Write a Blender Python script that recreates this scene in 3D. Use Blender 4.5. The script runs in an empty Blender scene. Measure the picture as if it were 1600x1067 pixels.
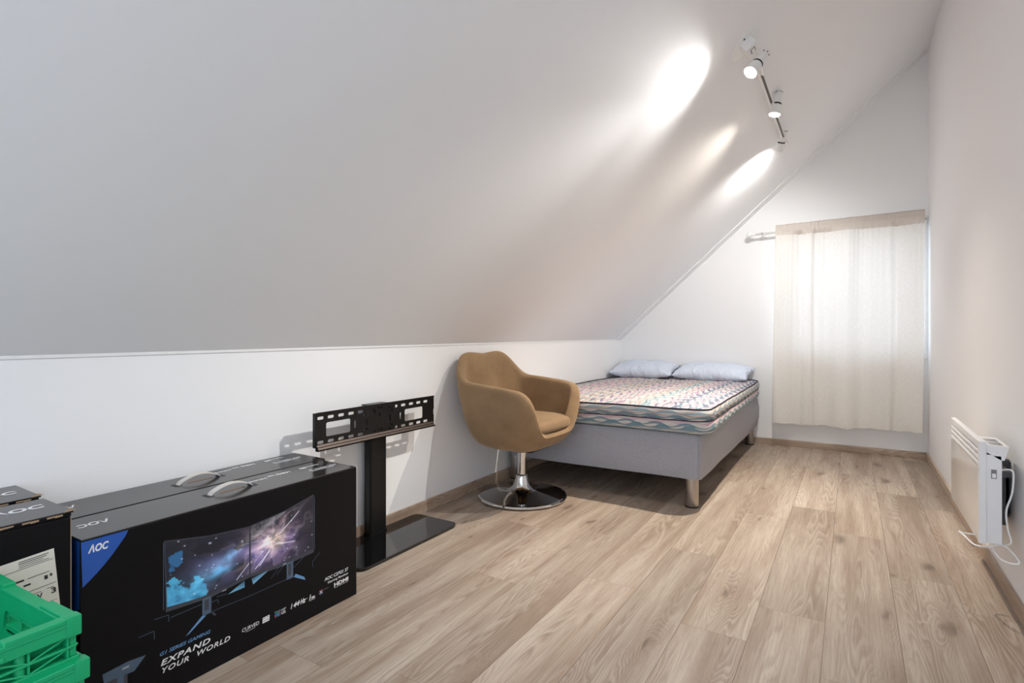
import bpy, bmesh, math, random
from mathutils import Vector, Matrix, noise as mnoise

random.seed(7)
SC = bpy.context.scene
COL = SC.collection
R = math.radians

# ------------------------------------------------------------------ camera, world, exposure
CAM_H = 0.94
cam_d = bpy.data.cameras.new('camera')
cam = bpy.data.objects.new('camera', cam_d)
COL.objects.link(cam)
cam.location = (0, 0, CAM_H)
cam.rotation_euler = (R(90), 0, 0.556976)
cam_d.sensor_width = 36.0
cam_d.lens = 853.126 / 1600 * 36
cam_d.shift_y = -(533.5 - 519.624) / 1600
cam_d.clip_start = 0.02
SC.camera = cam

SC.view_settings.view_transform = 'Standard'
SC.view_settings.look = 'None'
SC.view_settings.gamma = 1
SC.view_settings.use_curve_mapping = False
SC.view_settings.exposure = 0.68
SC.cycles.diffuse_bounces = 8
SC.cycles.max_bounces = 12

SKY = 1.0            # daylight strength
# track lamps: (narrow beam, wide spill) in watts
LAMPS = ((68.0, 17.0), (112.0, 36.0), (7.0, 21.0))

world = bpy.data.worlds.new('daylight')
SC.world = world
world.use_nodes = True
wt = world.node_tree
wt.nodes.clear()
w_out = wt.nodes.new('ShaderNodeOutputWorld')
w_bg = wt.nodes.new('ShaderNodeBackground')
w_tc = wt.nodes.new('ShaderNodeTexCoord')
w_sep = wt.nodes.new('ShaderNodeSeparateXYZ')
w_ramp = wt.nodes.new('ShaderNodeValToRGB')
w_map = wt.nodes.new('ShaderNodeMapRange')
w_map.inputs[1].default_value = -1
w_map.inputs[2].default_value = 1
wt.links.new(w_tc.outputs['Generated'], w_sep.inputs[0])
wt.links.new(w_sep.outputs[2], w_map.inputs[0])
wt.links.new(w_map.outputs[0], w_ramp.inputs[0])
cr = w_ramp.color_ramp
cr.elements[0].position = 0.0
cr.elements[0].color = (0.40, 0.46, 0.54, 1)
cr.elements[1].position = 1.0
cr.elements[1].color = (0.82, 0.96, 1.18, 1)
e = cr.elements.new(0.47); e.color = (0.52, 0.59, 0.69, 1)
e = cr.elements.new(0.53); e.color = (0.86, 0.97, 1.14, 1)
w_str = wt.nodes.new('ShaderNodeMapRange')     # the gable side sees open sky, brighter
w_str.inputs[1].default_value = -0.2
w_str.inputs[2].default_value = 0.7
w_str.inputs[3].default_value = 1.36 * SKY
w_str.inputs[4].default_value = 1.8 * SKY
wt.links.new(w_sep.outputs[1], w_str.inputs[0])
wt.links.new(w_ramp.outputs[0], w_bg.inputs[0])
wt.links.new(w_str.outputs[0], w_bg.inputs[1])
wt.links.new(w_bg.outputs[0], w_out.inputs[0])

# ------------------------------------------------------------------ room numbers (metres)
WL, WR, WY, NEAR = -1.908, 0.477, 5.06, -0.55
KNEE = 0.876
SLOPE = math.atan2(3.025 - KNEE, WR - WL)
TOP = 3.025
CN = Vector((math.sin(SLOPE), 0, -math.cos(SLOPE)))     # ceiling normal, into the room
CU = Vector((-math.cos(SLOPE), 0, -math.sin(SLOPE)))    # down the slope


# ------------------------------------------------------------------ node helper
class N:
    def __init__(self, name):
        self.m = bpy.data.materials.new(name)
        self.m.use_nodes = True
        self.t = self.m.node_tree
        self.t.nodes.clear()
        self.out = self.t.nodes.new('ShaderNodeOutputMaterial')

    def new(self, kind, **kw):
        n = self.t.nodes.new(kind)
        for k, v in kw.items():
            setattr(n, k, v)
        return n

    def set(self, sock, v):
        if hasattr(v, 'links') or hasattr(v, 'is_linked'):
            self.t.links.new(v, sock)
        elif v is not None:
            sock.default_value = v

    def math(self, op, a, b=None, c=None, clamp=False):
        n = self.new('ShaderNodeMath', operation=op)
        n.use_clamp = clamp
        self.set(n.inputs[0], a)
        if b is not None:
            self.set(n.inputs[1], b)
        if c is not None:
            self.set(n.inputs[2], c)
        return n.outputs[0]

    def vec(self, op, a, b):
        n = self.new('ShaderNodeVectorMath', operation=op)
        self.set(n.inputs[0], a)
        self.set(n.inputs[1], b)
        return n.outputs[0]

    def xyz(self, x, y, z=0.0):
        n = self.new('ShaderNodeCombineXYZ')
        self.set(n.inputs[0], x); self.set(n.inputs[1], y); self.set(n.inputs[2], z)
        return n.outputs[0]

    def sep(self, v):
        n = self.new('ShaderNodeSeparateXYZ')
        self.set(n.inputs[0], v)
        return n.outputs

    def noise(self, v, scale=1.0, detail=2.0, rough=0.5, dist=0.0):
        n = self.new('ShaderNodeTexNoise')
        self.set(n.inputs['Vector'], v)
        n.inputs['Scale'].default_value = scale
        n.inputs['Detail'].default_value = detail
        n.inputs['Roughness'].default_value = rough
        n.inputs['Distortion'].default_value = dist
        return n.outputs

    def white(self, v):
        n = self.new('ShaderNodeTexWhiteNoise', noise_dimensions='3D')
        self.set(n.inputs['Vector'], v)
        return n.outputs

    def mapr(self, v, a, b, c=0.0, d=1.0, smooth=False):
        n = self.new('ShaderNodeMapRange')
        if smooth:
            n.interpolation_type = 'SMOOTHSTEP'
        self.set(n.inputs[0], v)
        for i, q in enumerate((a, b, c, d)):
            n.inputs[i + 1].default_value = q
        return n.outputs[0]

    def mix(self, f, a, b, mode='MIX'):
        n = self.new('ShaderNodeMix', data_type='RGBA', blend_type=mode)
        self.set(n.inputs[0], f)
        for s, v in ((6, a), (7, b)):
            if isinstance(v, tuple) and len(v) == 3:
                v = v + (1,)
            self.set(n.inputs[s], v)
        return n.outputs[2]

    def coord(self, which='Object'):
        return self.new('ShaderNodeTexCoord').outputs[which]

    def bump(self, h, strength=0.2, dist=0.01):
        n = self.new('ShaderNodeBump')
        n.inputs['Strength'].default_value = strength
        n.inputs['Distance'].default_value = dist
        self.set(n.inputs['Height'], h)
        return n.outputs[0]

    def bsdf(self, color, rough=0.5, metal=0.0, normal=None, spec=0.5, **kw):
        n = self.new('ShaderNodeBsdfPrincipled')
        if isinstance(color, tuple) and len(color) == 3:
            color = color + (1,)
        self.set(n.inputs['Base Color'], color)
        self.set(n.inputs['Roughness'], rough)
        self.set(n.inputs['Metallic'], metal)
        n.inputs['Specular IOR Level'].default_value = spec
        if normal is not None:
            self.set(n.inputs['Normal'], normal)
        for k, v in kw.items():
            self.set(n.inputs[k], v)
        self.t.links.new(n.outputs[0], self.out.inputs[0])
        return n


def srgb(r, g, b):
    f = lambda v: v / 12.92 if v <= 0.04045 else ((v + 0.055) / 1.055) ** 2.4
    return tuple(f(v / 255) for v in (r, g, b))


def plain(name, color, rough=0.5, metal=0.0, var=0.06, scale=30.0, bump=0.0, spec=0.5, **kw):
    """one colour with a slight procedural mottling"""
    n = N(name)
    c = n.coord()
    f = n.noise(c, scale, 3)[0]
    dark = tuple(v * (1 - var) for v in color)
    lite = tuple(min(1, v * (1 + var)) for v in color)
    nb = n.bump(n.noise(c, scale * 6, 2)[0], bump, 0.003) if bump else None
    n.bsdf(n.mix(f, dark, lite), rough, metal, nb, spec, **kw)
    return n.m


# ------------------------------------------------------------------ materials
def mat_wall(name, col):
    n = N(name)
    c = n.coord()
    f = n.noise(c, 1.3, 3)[0]
    fine = n.noise(c, 160, 2)[0]
    n.bsdf(n.mix(f, tuple(v * 0.985 for v in col), col), 0.75, 0, n.bump(fine, 0.05, 0.002), 0.3)
    return n.m


M = {}
M['wall'] = mat_wall('painted wall', srgb(243, 243, 242))
M['wall_warm'] = mat_wall('painted wall warm', srgb(243, 242, 242))
M['ceiling'] = mat_wall('painted ceiling', srgb(243, 243, 243))
M['white_trim'] = plain('white painted trim', srgb(236, 236, 234), 0.45)


def wood_nodes(n, x, y, z, planks=True):
    """oak laminate in the plane (x across, y along)"""
    if planks:
        fx = n.math('DIVIDE', n.math('SUBTRACT', x, 0.1247), 0.1985)
        row = n.math('FLOOR', fx)
        lx = n.math('FRACT', fx)
        rr = n.white(n.xyz(row, 3.7, 1.1))[0]
        fy = n.math('ADD', n.math('DIVIDE', y, 1.28), n.math('MULTIPLY', rr, 7.31))
        colm = n.math('FLOOR', fy)
        ly = n.math('FRACT', fy)
        rc = n.sep(n.white(n.xyz(row, colm, 5.3))[1])
        gx = n.math('ADD', x, n.math('MULTIPLY', rc[0], 37.0))
        gy = n.math('ADD', y, n.math('MULTIPLY', rc[1], 53.0))
        tone = rc[2]
    else:
        gx, gy, tone = x, y, 0.4
    c = n.xyz(gx, gy, z)
    # knots: sparse cells
    vor = n.new('ShaderNodeTexVoronoi', voronoi_dimensions='2D')
    wob = n.noise(n.vec('MULTIPLY', c, (24, 9, 1)), 1.0, 3)[0]
    n.set(vor.inputs['Vector'], n.xyz(n.math('ADD', n.math('MULTIPLY', gx, 6.2), n.math('MULTIPLY', wob, 0.42)), n.math('MULTIPLY', gy, 2.1)))
    vor.inputs['Scale'].default_value = 1.0
    d = vor.outputs['Distance']
    pick = n.math('GREATER_THAN', n.sep(vor.outputs['Color'])[0], 0.62)
    near = n.math('MULTIPLY', n.mapr(d, 0.55, 0.0, 0, 1, True), pick)
    size = n.mapr(n.sep(vor.outputs['Color'])[1], 0, 1, 0.35, 1.25)
    core = n.math('MULTIPLY', n.mapr(n.math('DIVIDE', d, size), 0.17, 0.02, 0, 1, True), pick)
    # growth rings, contour lines of a stretched field
    f1 = n.noise(n.vec('MULTIPLY', c, (7.5, 0.55, 1)), 1.0, 2.2, 0.5)[0]
    f2 = n.noise(n.vec('MULTIPLY', c, (22, 5, 1)), 1.0, 2, 0.5)[0]
    field = n.math('ADD', f1, n.math('MULTIPLY', f2, 0.035))
    field = n.math('ADD', field, n.math('MULTIPLY', near, 0.16))
    ring = n.math('SINE', n.math('MULTIPLY', field, 190.0))
    ring = n.mapr(ring, -1, 1, 0, 1)
    ring = n.math('POWER', ring, 3.0)
    zone = n.noise(n.vec('MULTIPLY', c, (9, 1.0, 1)), 1.0, 2)[0]
    zone = n.mapr(zone, 0.40, 0.62, 0.12, 1.0, True)
    ring = n.math('MULTIPLY', ring, zone)
    fib = n.noise(n.vec('MULTIPLY', c, (170, 5.0, 1)), 1.0, 3, 0.6)[0]
    broad = n.noise(n.vec('MULTIPLY', c, (13, 0.8, 1)), 1.0, 3, 0.55)[0]
    pore = n.noise(n.vec('MULTIPLY', c, (420, 16, 1)), 1.0, 1)[0]
    pore = n.mapr(pore, 0.60, 0.72, 0, 1)
    light = srgb(222, 206, 188)
    mid = srgb(180, 158, 138)
    dark = srgb(132, 108, 90)
    col = n.mix(n.mapr(broad, 0.36, 0.66), mid, light)
    col = n.mix(n.math('MULTIPLY', n.mapr(fib, 0.35, 0.70), 0.34), col, dark)
    col = n.mix(n.math('MULTIPLY', ring, 0.36), col, srgb(228, 215, 199))
    ring2 = n.mapr(n.math('SINE', n.math('ADD', n.math('MULTIPLY', field, 190.0), 2.2)), 0.2, 1, 0, 1)
    col = n.mix(n.math('MULTIPLY', n.math('MULTIPLY', ring2, zone), 0.28), col, dark)
    col = n.mix(n.math('MULTIPLY', pore, 0.25), col, srgb(120, 96, 78))
    col = n.mix(n.math('MULTIPLY', near, 0.30), col, srgb(150, 122, 99))
    col = n.mix(n.math('MULTIPLY', core, 0.6), col, srgb(92, 72, 58))
    if planks:
        col = n.mix(1.0, col, n.mix(tone, (0.56, 0.555, 0.55), (0.71, 0.705, 0.70)), 'MULTIPLY')
        ex = n.math('ABSOLUTE', n.math('SUBTRACT', lx, 0.5))
        sx = n.mapr(ex, 0.4925, 0.4965, 0, 1)
        ey = n.math('ABSOLUTE', n.math('SUBTRACT', ly, 0.5))
        sy = n.mapr(ey, 0.4988, 0.4996, 0, 1)
        seam = n.math('MAXIMUM', n.math('MULTIPLY', sx, 0.78), n.math('MULTIPLY', sy, 0.40))
        col = n.mix(seam, col, srgb(92, 70, 54))
        return col, fib, seam
    return col, fib, None


def mat_floor():
    n = N('oak laminate floor')
    s = n.sep(n.coord())
    col, fib, seam = wood_nodes(n, s[0], s[1], 0.0)
    h = n.math('SUBTRACT', n.math('MULTIPLY', fib, 0.25), seam)
    n.bsdf(col, n.mapr(fib, 0.3, 0.7, 0.40, 0.52), 0, n.bump(h, 0.12, 0.002), 0.42)
    return n.m


def mat_skirting(name, along):
    n = N(name)
    s = n.sep(n.coord())
    a, b = (s[1], s[0]) if along == 'y' else (s[0], s[1])
    col, fib, _ = wood_nodes(n, n.math('ADD', s[2], b), n.math('ADD', a, 11.3), 0.0, planks=False)
    n.bsdf(n.mix(1.0, col, (0.80, 0.76, 0.72), 'MULTIPLY'), 0.45, 0, None, 0.4)
    return n.m


M['floor'] = mat_floor()
M['skirt_y'] = mat_skirting('oak skirting lengthwise', 'y')
M['skirt_x'] = mat_skirting('oak skirting crosswise', 'x')

M['black_card'] = plain('printed black card', srgb(12, 12, 15), 0.42, 0, 0.12, 12, 0.05, 0.18)
M['black_card_top'] = plain('glossy black card lid', srgb(34, 32, 32), 0.16, 0, 0.12, 9, 0.05, 0.6)
M['raw_card'] = plain('raw corrugated card edge', srgb(150, 124, 98), 0.9, 0, 0.15, 60)
M['print_white'] = plain('white print', srgb(226, 226, 228), 0.45)
M['print_grey'] = plain('grey print', srgb(120, 120, 124), 0.45)
M['print_blue'] = plain('blue print', srgb(32, 84, 168), 0.38, 0, 0.12, 6)
M['print_sky'] = plain('pale blue print', srgb(96, 142, 186), 0.45)
M['print_steel'] = plain('steel blue print', srgb(74, 92, 114), 0.45, 0, 0.2, 40)
M['print_dark'] = plain('dark grey print', srgb(58, 62, 72), 0.40)
M['print_red'] = plain('red print', srgb(178, 60, 80), 0.5)
M['print_green'] = plain('green print', srgb(70, 160, 110), 0.5)
M['print_black'] = plain('black ink', srgb(38, 38, 40), 0.6)
M['strap'] = plain('off white plastic strap', srgb(214, 208, 200), 0.5)
M['paper'] = plain('label paper', srgb(216, 211, 200), 0.75, 0, 0.04, 20)


def mat_vcol():
    n = N('printed picture')
    a = n.new('ShaderNodeAttribute', attribute_name='Ink')
    n.bsdf(a.outputs[0], 0.35, 0, None, 0.5)
    return n.m


M['picture'] = mat_vcol()
M['green'] = plain('green crate plastic', srgb(6, 160, 102), 0.42, 0, 0.08, 14, 0.05, 0.5)
M['black_metal'] = plain('black powder coated steel', srgb(15, 15, 15), 0.36, 0.0, 0.1, 80, 0.03, 0.35)
M['rail_metal'] = plain('brown satin steel lip', srgb(66, 56, 50), 0.42, 0.7, 0.1, 60)  # brown base tone with slight mottling
M['black_glass'] = plain('black tempered glass', srgb(10, 11, 13), 0.03, 0, 0.0, 5, 0, 0.8)
M['chrome'] = plain('chrome', (0.78, 0.77, 0.76), 0.07, 1.0, 0.03, 8)
M['chrome_dark'] = plain('polished dark chrome plate', (0.33, 0.315, 0.30), 0.06, 1.0, 0.03, 8)
M['steel'] = plain('brushed steel leg', (0.46, 0.43, 0.40), 0.33, 1.0, 0.08, 40)
M['rubber'] = plain('black rubber', srgb(20, 20, 20), 0.7)


def mat_velour():
    n = N('tan velour')
    c = n.coord()
    a = n.noise(c, 7, 4, 0.6)[0]
    b = n.noise(c, 420, 2)[0]
    col = n.mix(n.mapr(a, 0.3, 0.7), srgb(124, 99, 73), srgb(149, 122, 91))
    col = n.mix(n.math('MULTIPLY', b, 0.25), col, srgb(176, 145, 108))
    n.bsdf(col, 0.85, 0, n.bump(b, 0.15, 0.002), 0.2, **{'Sheen Weight': 0.35, 'Sheen Roughness': 0.45, 'Sheen Tint': (0.9, 0.7, 0.5, 1)})
    return n.m


M['velour'] = mat_velour()


def mat_upholstery():
    n = N('grey bed upholstery')
    c = n.coord()
    b = n.noise(c, 380, 2)[0]
    a = n.noise(c, 5, 3)[0]
    col = n.mix(n.mapr(b, 0.35, 0.65), srgb(154, 154, 159), srgb(182, 182, 187))
    col = n.mix(n.math('MULTIPLY', a, 0.15), col, srgb(134, 134, 139))
    n.bsdf(col, 0.9, 0, n.bump(n.math('ADD', b, n.math('MULTIPLY', a, 2.0)), 0.25, 0.004), 0.2)
    return n.m


M['upholstery'] = mat_upholstery()


def mat_ticking():
    """woven mattress cover with wavy ribbons, UV in metres (u along, v across)"""
    n = N('wavy striped mattress ticking')
    s = n.sep(n.coord('UV'))
    u, v = s[0], s[1]
    layer = None
    base = n.mix(n.noise(n.xyz(u, v), 300, 2)[0], srgb(186, 181, 175), srgb(200, 195, 188))
    col = base
    pal = [srgb(158, 130, 152), srgb(190, 152, 160), srgb(66, 114, 130), srgb(66, 74, 114), srgb(164, 138, 132), srgb(118, 146, 158)]
    for k, (pitch, off, lam, thick) in enumerate(((0.044, 0.0, 0.145, 0.27), (0.044, 0.5, 0.165, 0.115))):
        vv = n.math('ADD', n.math('DIVIDE', v, pitch), off)
        kk = n.math('FLOOR', vv)
        fr = n.math('SUBTRACT', n.math('FRACT', vv), 0.5)
        rnd = n.sep(n.white(n.xyz(kk, 2.0 + k, 0.5))[1])
        w = n.math('ADD', n.math('MULTIPLY', u, 2 * math.pi / lam), n.math('MULTIPLY', rnd[0], 6.28))
        offs = n.math('MULTIPLY', n.math('SINE', w), 0.20)
        hw = n.math('ADD', n.math('MULTIPLY', n.math('SINE', n.math('ADD', w, n.math('MULTIPLY', rnd[1], 6.28))), thick * 0.55), thick)
        dist = n.math('ABSOLUTE', n.math('SUBTRACT', fr, offs))
        mask = n.math('LESS_THAN', dist, hw)
        ramp = n.new('ShaderNodeValToRGB')
        ramp.color_ramp.interpolation = 'CONSTANT'
        el = ramp.color_ramp.elements
        order = pal if k == 0 else [pal[3], pal[2], pal[4], pal[5], pal[0], pal[2]]
        el[0].position = 0.0; el[0].color = order[0] + (1,)
        el[1].position = 1 / 6; el[1].color = order[1] + (1,)
        for i in range(2, 6):
            q = el.new(i / 6); q.color = order[i] + (1,)
        n.set(ramp.inputs[0], rnd[2])
        col = n.mix(n.math('MULTIPLY', mask, 0.82), col, ramp.outputs[0])
    weave = n.noise(n.xyz(u, v), 500, 2)[0]
    col = n.mix(n.math('MULTIPLY', weave, 0.12), col, (0.8, 0.78, 0.74))
    big = n.noise(n.xyz(u, v), 16, 2)[0]
    n.bsdf(col, 0.85, 0, n.bump(n.math('ADD', n.math('MULTIPLY', weave, 0.2), big), 0.35, 0.006), 0.2)
    return n.m


M['ticking'] = mat_ticking()
M['piping'] = plain('dark navy piping', srgb(34, 36, 52), 0.8)


def mat_pillow():
    n = N('pale blue white pillow cotton')
    c = n.coord()
    a = n.noise(n.vec('MULTIPLY', c, (26, 9, 9)), 1.0, 3, 0.6, 0.8)[0]
    b = n.noise(c, 500, 2)[0]
    n.bsdf(n.mix(b, srgb(208, 218, 233), srgb(222, 230, 242)), 0.85, 0, n.bump(n.math('ADD', a, n.math('MULTIPLY', b, 0.05)), 0.8, 0.03), 0.2)
    return n.m


M['pillow'] = mat_pillow()


def mat_curtain(name, a, b, trans):
    n = N(name)
    s = n.sep(n.coord())
    weft = n.noise(n.xyz(n.math('MULTIPLY', s[0], 60), n.math('MULTIPLY', s[2], 420), 0), 1.0, 2, 0.6)[0]
    warp = n.noise(n.xyz(n.math('MULTIPLY', s[0], 500), n.math('MULTIPLY', s[2], 40), 3), 1.0, 2, 0.6)[0]
    f = n.math('MULTIPLY', n.math('ADD', weft, warp), 0.5)
    col = n.mix(n.mapr(f, 0.38, 0.62), a, b)
    nb = n.bump(f, 0.25, 0.002)
    d = n.new('ShaderNodeBsdfDiffuse'); n.set(d.inputs[0], col); n.set(d.inputs['Normal'], nb)
    t = n.new('ShaderNodeBsdfTranslucent'); n.set(t.inputs[0], col); n.set(t.inputs['Normal'], nb)
    mx = n.new('ShaderNodeMixShader')
    mx.inputs[0].default_value = trans
    n.t.links.new(d.outputs[0], mx.inputs[1]); n.t.links.new(t.outputs[0], mx.inputs[2])
    n.t.links.new(mx.outputs[0], n.out.inputs[0])
    return n.m


M['linen'] = mat_curtain('cream linen curtain', srgb(236, 231, 222), srgb(249, 246, 240), 0.26)
M['linen_hem'] = mat_curtain('doubled cream linen', srgb(214, 204, 194), srgb(232, 224, 215), 0.22)
M['enamel'] = plain('white enamel', srgb(236, 236, 236), 0.35, 0, 0.02)
M['heater_glass'] = plain('glossy off white heater panel', srgb(226, 220, 214), 0.14, 0, 0.02, 5, 0, 0.7)
M['grey_metal'] = plain('grey galvanised bracket', srgb(84, 84, 86), 0.45, 0.7)
M['dark_slot'] = plain('dark slot', srgb(40, 38, 36), 0.6)
M['track_grey'] = plain('dark track groove', srgb(96, 90, 84), 0.35, 0.6)
M['white_plastic'] = plain('white plastic', srgb(240, 239, 236), 0.35, 0, 0.02)


def mat_emit(name, col, s):
    n = N(name)
    em = n.new('ShaderNodeEmission')
    em.inputs[0].default_value = col + (1,)
    em.inputs[1].default_value = s
    n.t.links.new(em.outputs[0], n.out.inputs[0])
    return n.m


M['bulb'] = mat_emit('lit lamp face', (1.0, 0.92, 0.80), 30.0)


def mat_glass():
    n = N('window glass')
    n.bsdf((1, 1, 1), 0.0, 0, None, 0.5, **{'Transmission Weight': 1.0, 'IOR': 1.02})
    return n.m


M['glass'] = mat_glass()


# ------------------------------------------------------------------ mesh helpers
def box(bm, lo, hi, mi=0, bevel=0.0, seg=2, mat=None):
    lo, hi = Vector(lo), Vector(hi)
    r = bmesh.ops.create_cube(bm, size=1.0)
    vs = r['verts']
    for v in vs:
        v.co = Vector((lo[i] + (v.co[i] + 0.5) * (hi[i] - lo[i]) for i in range(3)))
    if mat is not None:
        bmesh.ops.transform(bm, matrix=mat, verts=vs)
    fs = set(f for v in vs for f in v.link_faces)
    for f in fs:
        f.material_index = mi
    if bevel > 0:
        es = list(set(ed for v in vs for ed in v.link_edges))
        rb = bmesh.ops.bevel(bm, geom=es, offset=bevel, segments=seg, profile=0.7, affect='EDGES')
        for f in rb['faces']:
            f.material_index = mi
    return bm


def ring_loft(bm, rings, mi=0, closed=True, cap=True, smooth=True):
    vr = [[bm.verts.new(p) for p in r] for r in rings]
    n = len(vr[0])
    for a, b in zip(vr[:-1], vr[1:]):
        for i in range(n if closed else n - 1):
            j = (i + 1) % n
            f = bm.faces.new((a[i], a[j], b[j], b[i]))
            f.material_index = mi
            f.smooth = smooth
    if cap and closed:
        for r, rev in ((vr[0], True), (vr[-1], False)):
            f = bm.faces.new(list(reversed(r)) if rev else r)
            f.material_index = mi
    return vr


def tube(bm, pts, r, seg=10, mi=0, cap=True):
    pts = [Vector(p) for p in pts]
    rings = []
    prev = None
    for i, p in enumerate(pts):
        t = (pts[min(i + 1, len(pts) - 1)] - pts[max(i - 1, 0)]).normalized()
        if prev is None:
            a = Vector((0, 0, 1)) if abs(t.z) < 0.9 else Vector((1, 0, 0))
            u = t.cross(a).normalized()
        else:
            u = (prev - t * prev.dot(t)).normalized()
        prev = u
        w = t.cross(u)
        rr = r[i] if isinstance(r, (list, tuple)) else r
        rings.append([p + (u * math.cos(q) + w * math.sin(q)) * rr for q in [2 * math.pi * k / seg for k in range(seg)]])
    ring_loft(bm, rings, mi, True, cap)


def smooth_path(ctrl, n=8):
    ctrl = [Vector(c) for c in ctrl]
    out = []
    P = [ctrl[0] * 2 - ctrl[1]] + ctrl + [ctrl[-1] * 2 - ctrl[-2]]
    for i in range(1, len(P) - 2):
        for k in range(n):
            t = k / n
            a, b, c, d = P[i - 1], P[i], P[i + 1], P[i + 2]
            out.append(0.5 * ((2 * b) + (c - a) * t + (2 * a - 5 * b + 4 * c - d) * t * t + (3 * b - a - 3 * c + d) * t ** 3))
    out.append(ctrl[-1])
    return out


def lathe(bm, prof, seg=40, mi=0, mat=None, cap=True):
    rings = []
    for r, z in prof:
        ring = [Vector((r * math.cos(2 * math.pi * k / seg), r * math.sin(2 * math.pi * k / seg), z)) for k in range(seg)]
        if mat is not None:
            ring = [mat @ p for p in ring]
        rings.append(ring)
    ring_loft(bm, rings, mi, True, cap)


def append(bm, me, mat=None, mi=0):
    """copy a mesh datablock into bm, then drop it"""
    t = bmesh.new()
    t.from_mesh(me)
    if mat is not None:
        bmesh.ops.transform(t, matrix=mat, verts=t.verts)
    mp = {}
    for v in t.verts:
        mp[v] = bm.verts.new(v.co)
    for f in t.faces:
        try:
            g = bm.faces.new([mp[v] for v in f.verts])
            g.material_index = mi
        except ValueError:
            pass
    t.free()
    bpy.data.meshes.remove(me)


def curve_mesh(cd):
    ob = bpy.data.objects.new('tmp', cd)
    COL.objects.link(ob)
    dg = bpy.context.evaluated_depsgraph_get()
    me = bpy.data.meshes.new_from_object(ob.evaluated_get(dg))
    bpy.data.objects.remove(ob)
    bpy.data.curves.remove(cd)
    return me


def plate(loops, depth):
    """flat plate in XY with holes, thickness depth centred on z=0"""
    cd = bpy.data.curves.new('tmp', 'CURVE')
    cd.dimensions = '2D'
    cd.fill_mode = 'BOTH'
    cd.extrude = depth / 2
    for lp in loops:
        s = cd.splines.new('POLY')
        s.points.add(len(lp) - 1)
        for p, q in zip(s.points, lp):
            p.co = (q[0], q[1], 0, 1)
        s.use_cyclic_u = True
    return curve_mesh(cd)


def rrect(x0, y0, x1, y1, r, n=5):
    out = []
    for cx, cy, a0 in ((x1 - r, y1 - r, 0), (x0 + r, y1 - r, 90), (x0 + r, y0 + r, 180), (x1 - r, y0 + r, 270)):
        for k in range(n + 1):
            a = R(a0 + 90 * k / n)
            out.append((cx + r * math.cos(a), cy + r * math.sin(a)))
    return out


def text_mesh(s, size, width=None, bold=0.0, shear=0.0, space=1.0, depth=0.0003, align='LEFT'):
    cd = bpy.data.curves.new('tmp', 'FONT')
    cd.body = s
    cd.size = size / 0.70          # size = height of a capital
    cd.offset = bold * size
    cd.shear = shear
    cd.space_character = space
    cd.extrude = depth / 2
    cd.align_x = 'LEFT'
    cd.resolution_u = 3
    me = curve_mesh(cd)
    xs = [v.co.x for v in me.vertices]
    if xs:
        x0, x1 = min(xs), max(xs)
        k = 1.0 if width is None else width / max(1e-6, x1 - x0)
        for v in me.vertices:
            v.co.x = (v.co.x - x0) * k
    return me


def frame(o, ex, ey):
    """matrix from an origin and the directions of local x and y"""
    ex, ey = Vector(ex), Vector(ey)
    ez = ex.cross(ey).normalized()
    m = Matrix.Identity(4)
    for i in range(3):
        m[i][0], m[i][1], m[i][2], m[i][3] = ex[i], ey[i], ez[i], o[i]
    return m


def build(name, bm, mats, parent=None, smooth=None, origin=None):
    """link bm as one mesh object. Mesh coordinates are world ones unless the parent (or origin) moves them"""
    if not isinstance(mats, (list, tuple)):
        mats = [mats]
    if origin is not None:
        bmesh.ops.translate(bm, verts=bm.verts, vec=-Vector(origin))
    bmesh.ops.recalc_face_normals(bm, faces=bm.faces)
    me = bpy.data.meshes.new(name)
    bm.to_mesh(me)
    bm.free()
    for m in mats:
        me.materials.append(m)
    ob = bpy.data.objects.new(name, me)
    COL.objects.link(ob)
    if origin is not None and parent is None:
        ob.location = origin
    if parent is not None:
        ob.parent = parent
    if smooth is True:
        for p in me.polygons:
            p.use_smooth = True
    elif smooth:
        me.shade_smooth() if False else None
        for p in me.polygons:
            p.use_smooth = True
        me.set_sharp_from_angle(angle=R(smooth))
    return ob


def tag(o, label, cat, group=None):
    o['label'] = label
    o['category'] = cat
    if group:
        o['group'] = group
    return o


def thing(name, label, cat, loc, group=None, rz=0.0):
    o = bpy.data.objects.new(name, None)
    o.empty_display_size = 0.1
    COL.objects.link(o)
    o.location = loc
    o.rotation_euler = (0, 0, rz)
    return tag(o, label, cat, group)


def struct(o):
    o['kind'] = 'structure'
    return o


BM = bmesh.new

# ------------------------------------------------------------------ room shell
b = BM(); box(b, (WL - 0.15, NEAR, -0.12), (WR + 0.15, WY + 0.2, 0.0)); struct(build('floor', b, M['floor']))
b = BM(); box(b, (WL - 0.15, NEAR, 0.0), (WL, WY, KNEE)); struct(build('wall_left', b, M['wall']))
b = BM(); box(b, (WR, NEAR, 0.0), (WR + 0.15, WY, TOP + 0.2)); struct(build('wall_right', b, M['wall_warm']))
# sloping ceiling, a thick slab
o0 = Vector((WL, 0, KNEE)) + CU * 0.16
o1 = Vector((WR, 0, TOP))
b = BM()
sec = [o0, o1, o1 + Vector((0, 0, 0.22)), o0 - CN * 0.16]
ring_loft(b, [[Vector((p.x, y, p.z)) for p in sec] for y in (NEAR, WY)], 0, True, True, False)
struct(build('ceiling', b, M['ceiling']))
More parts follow.
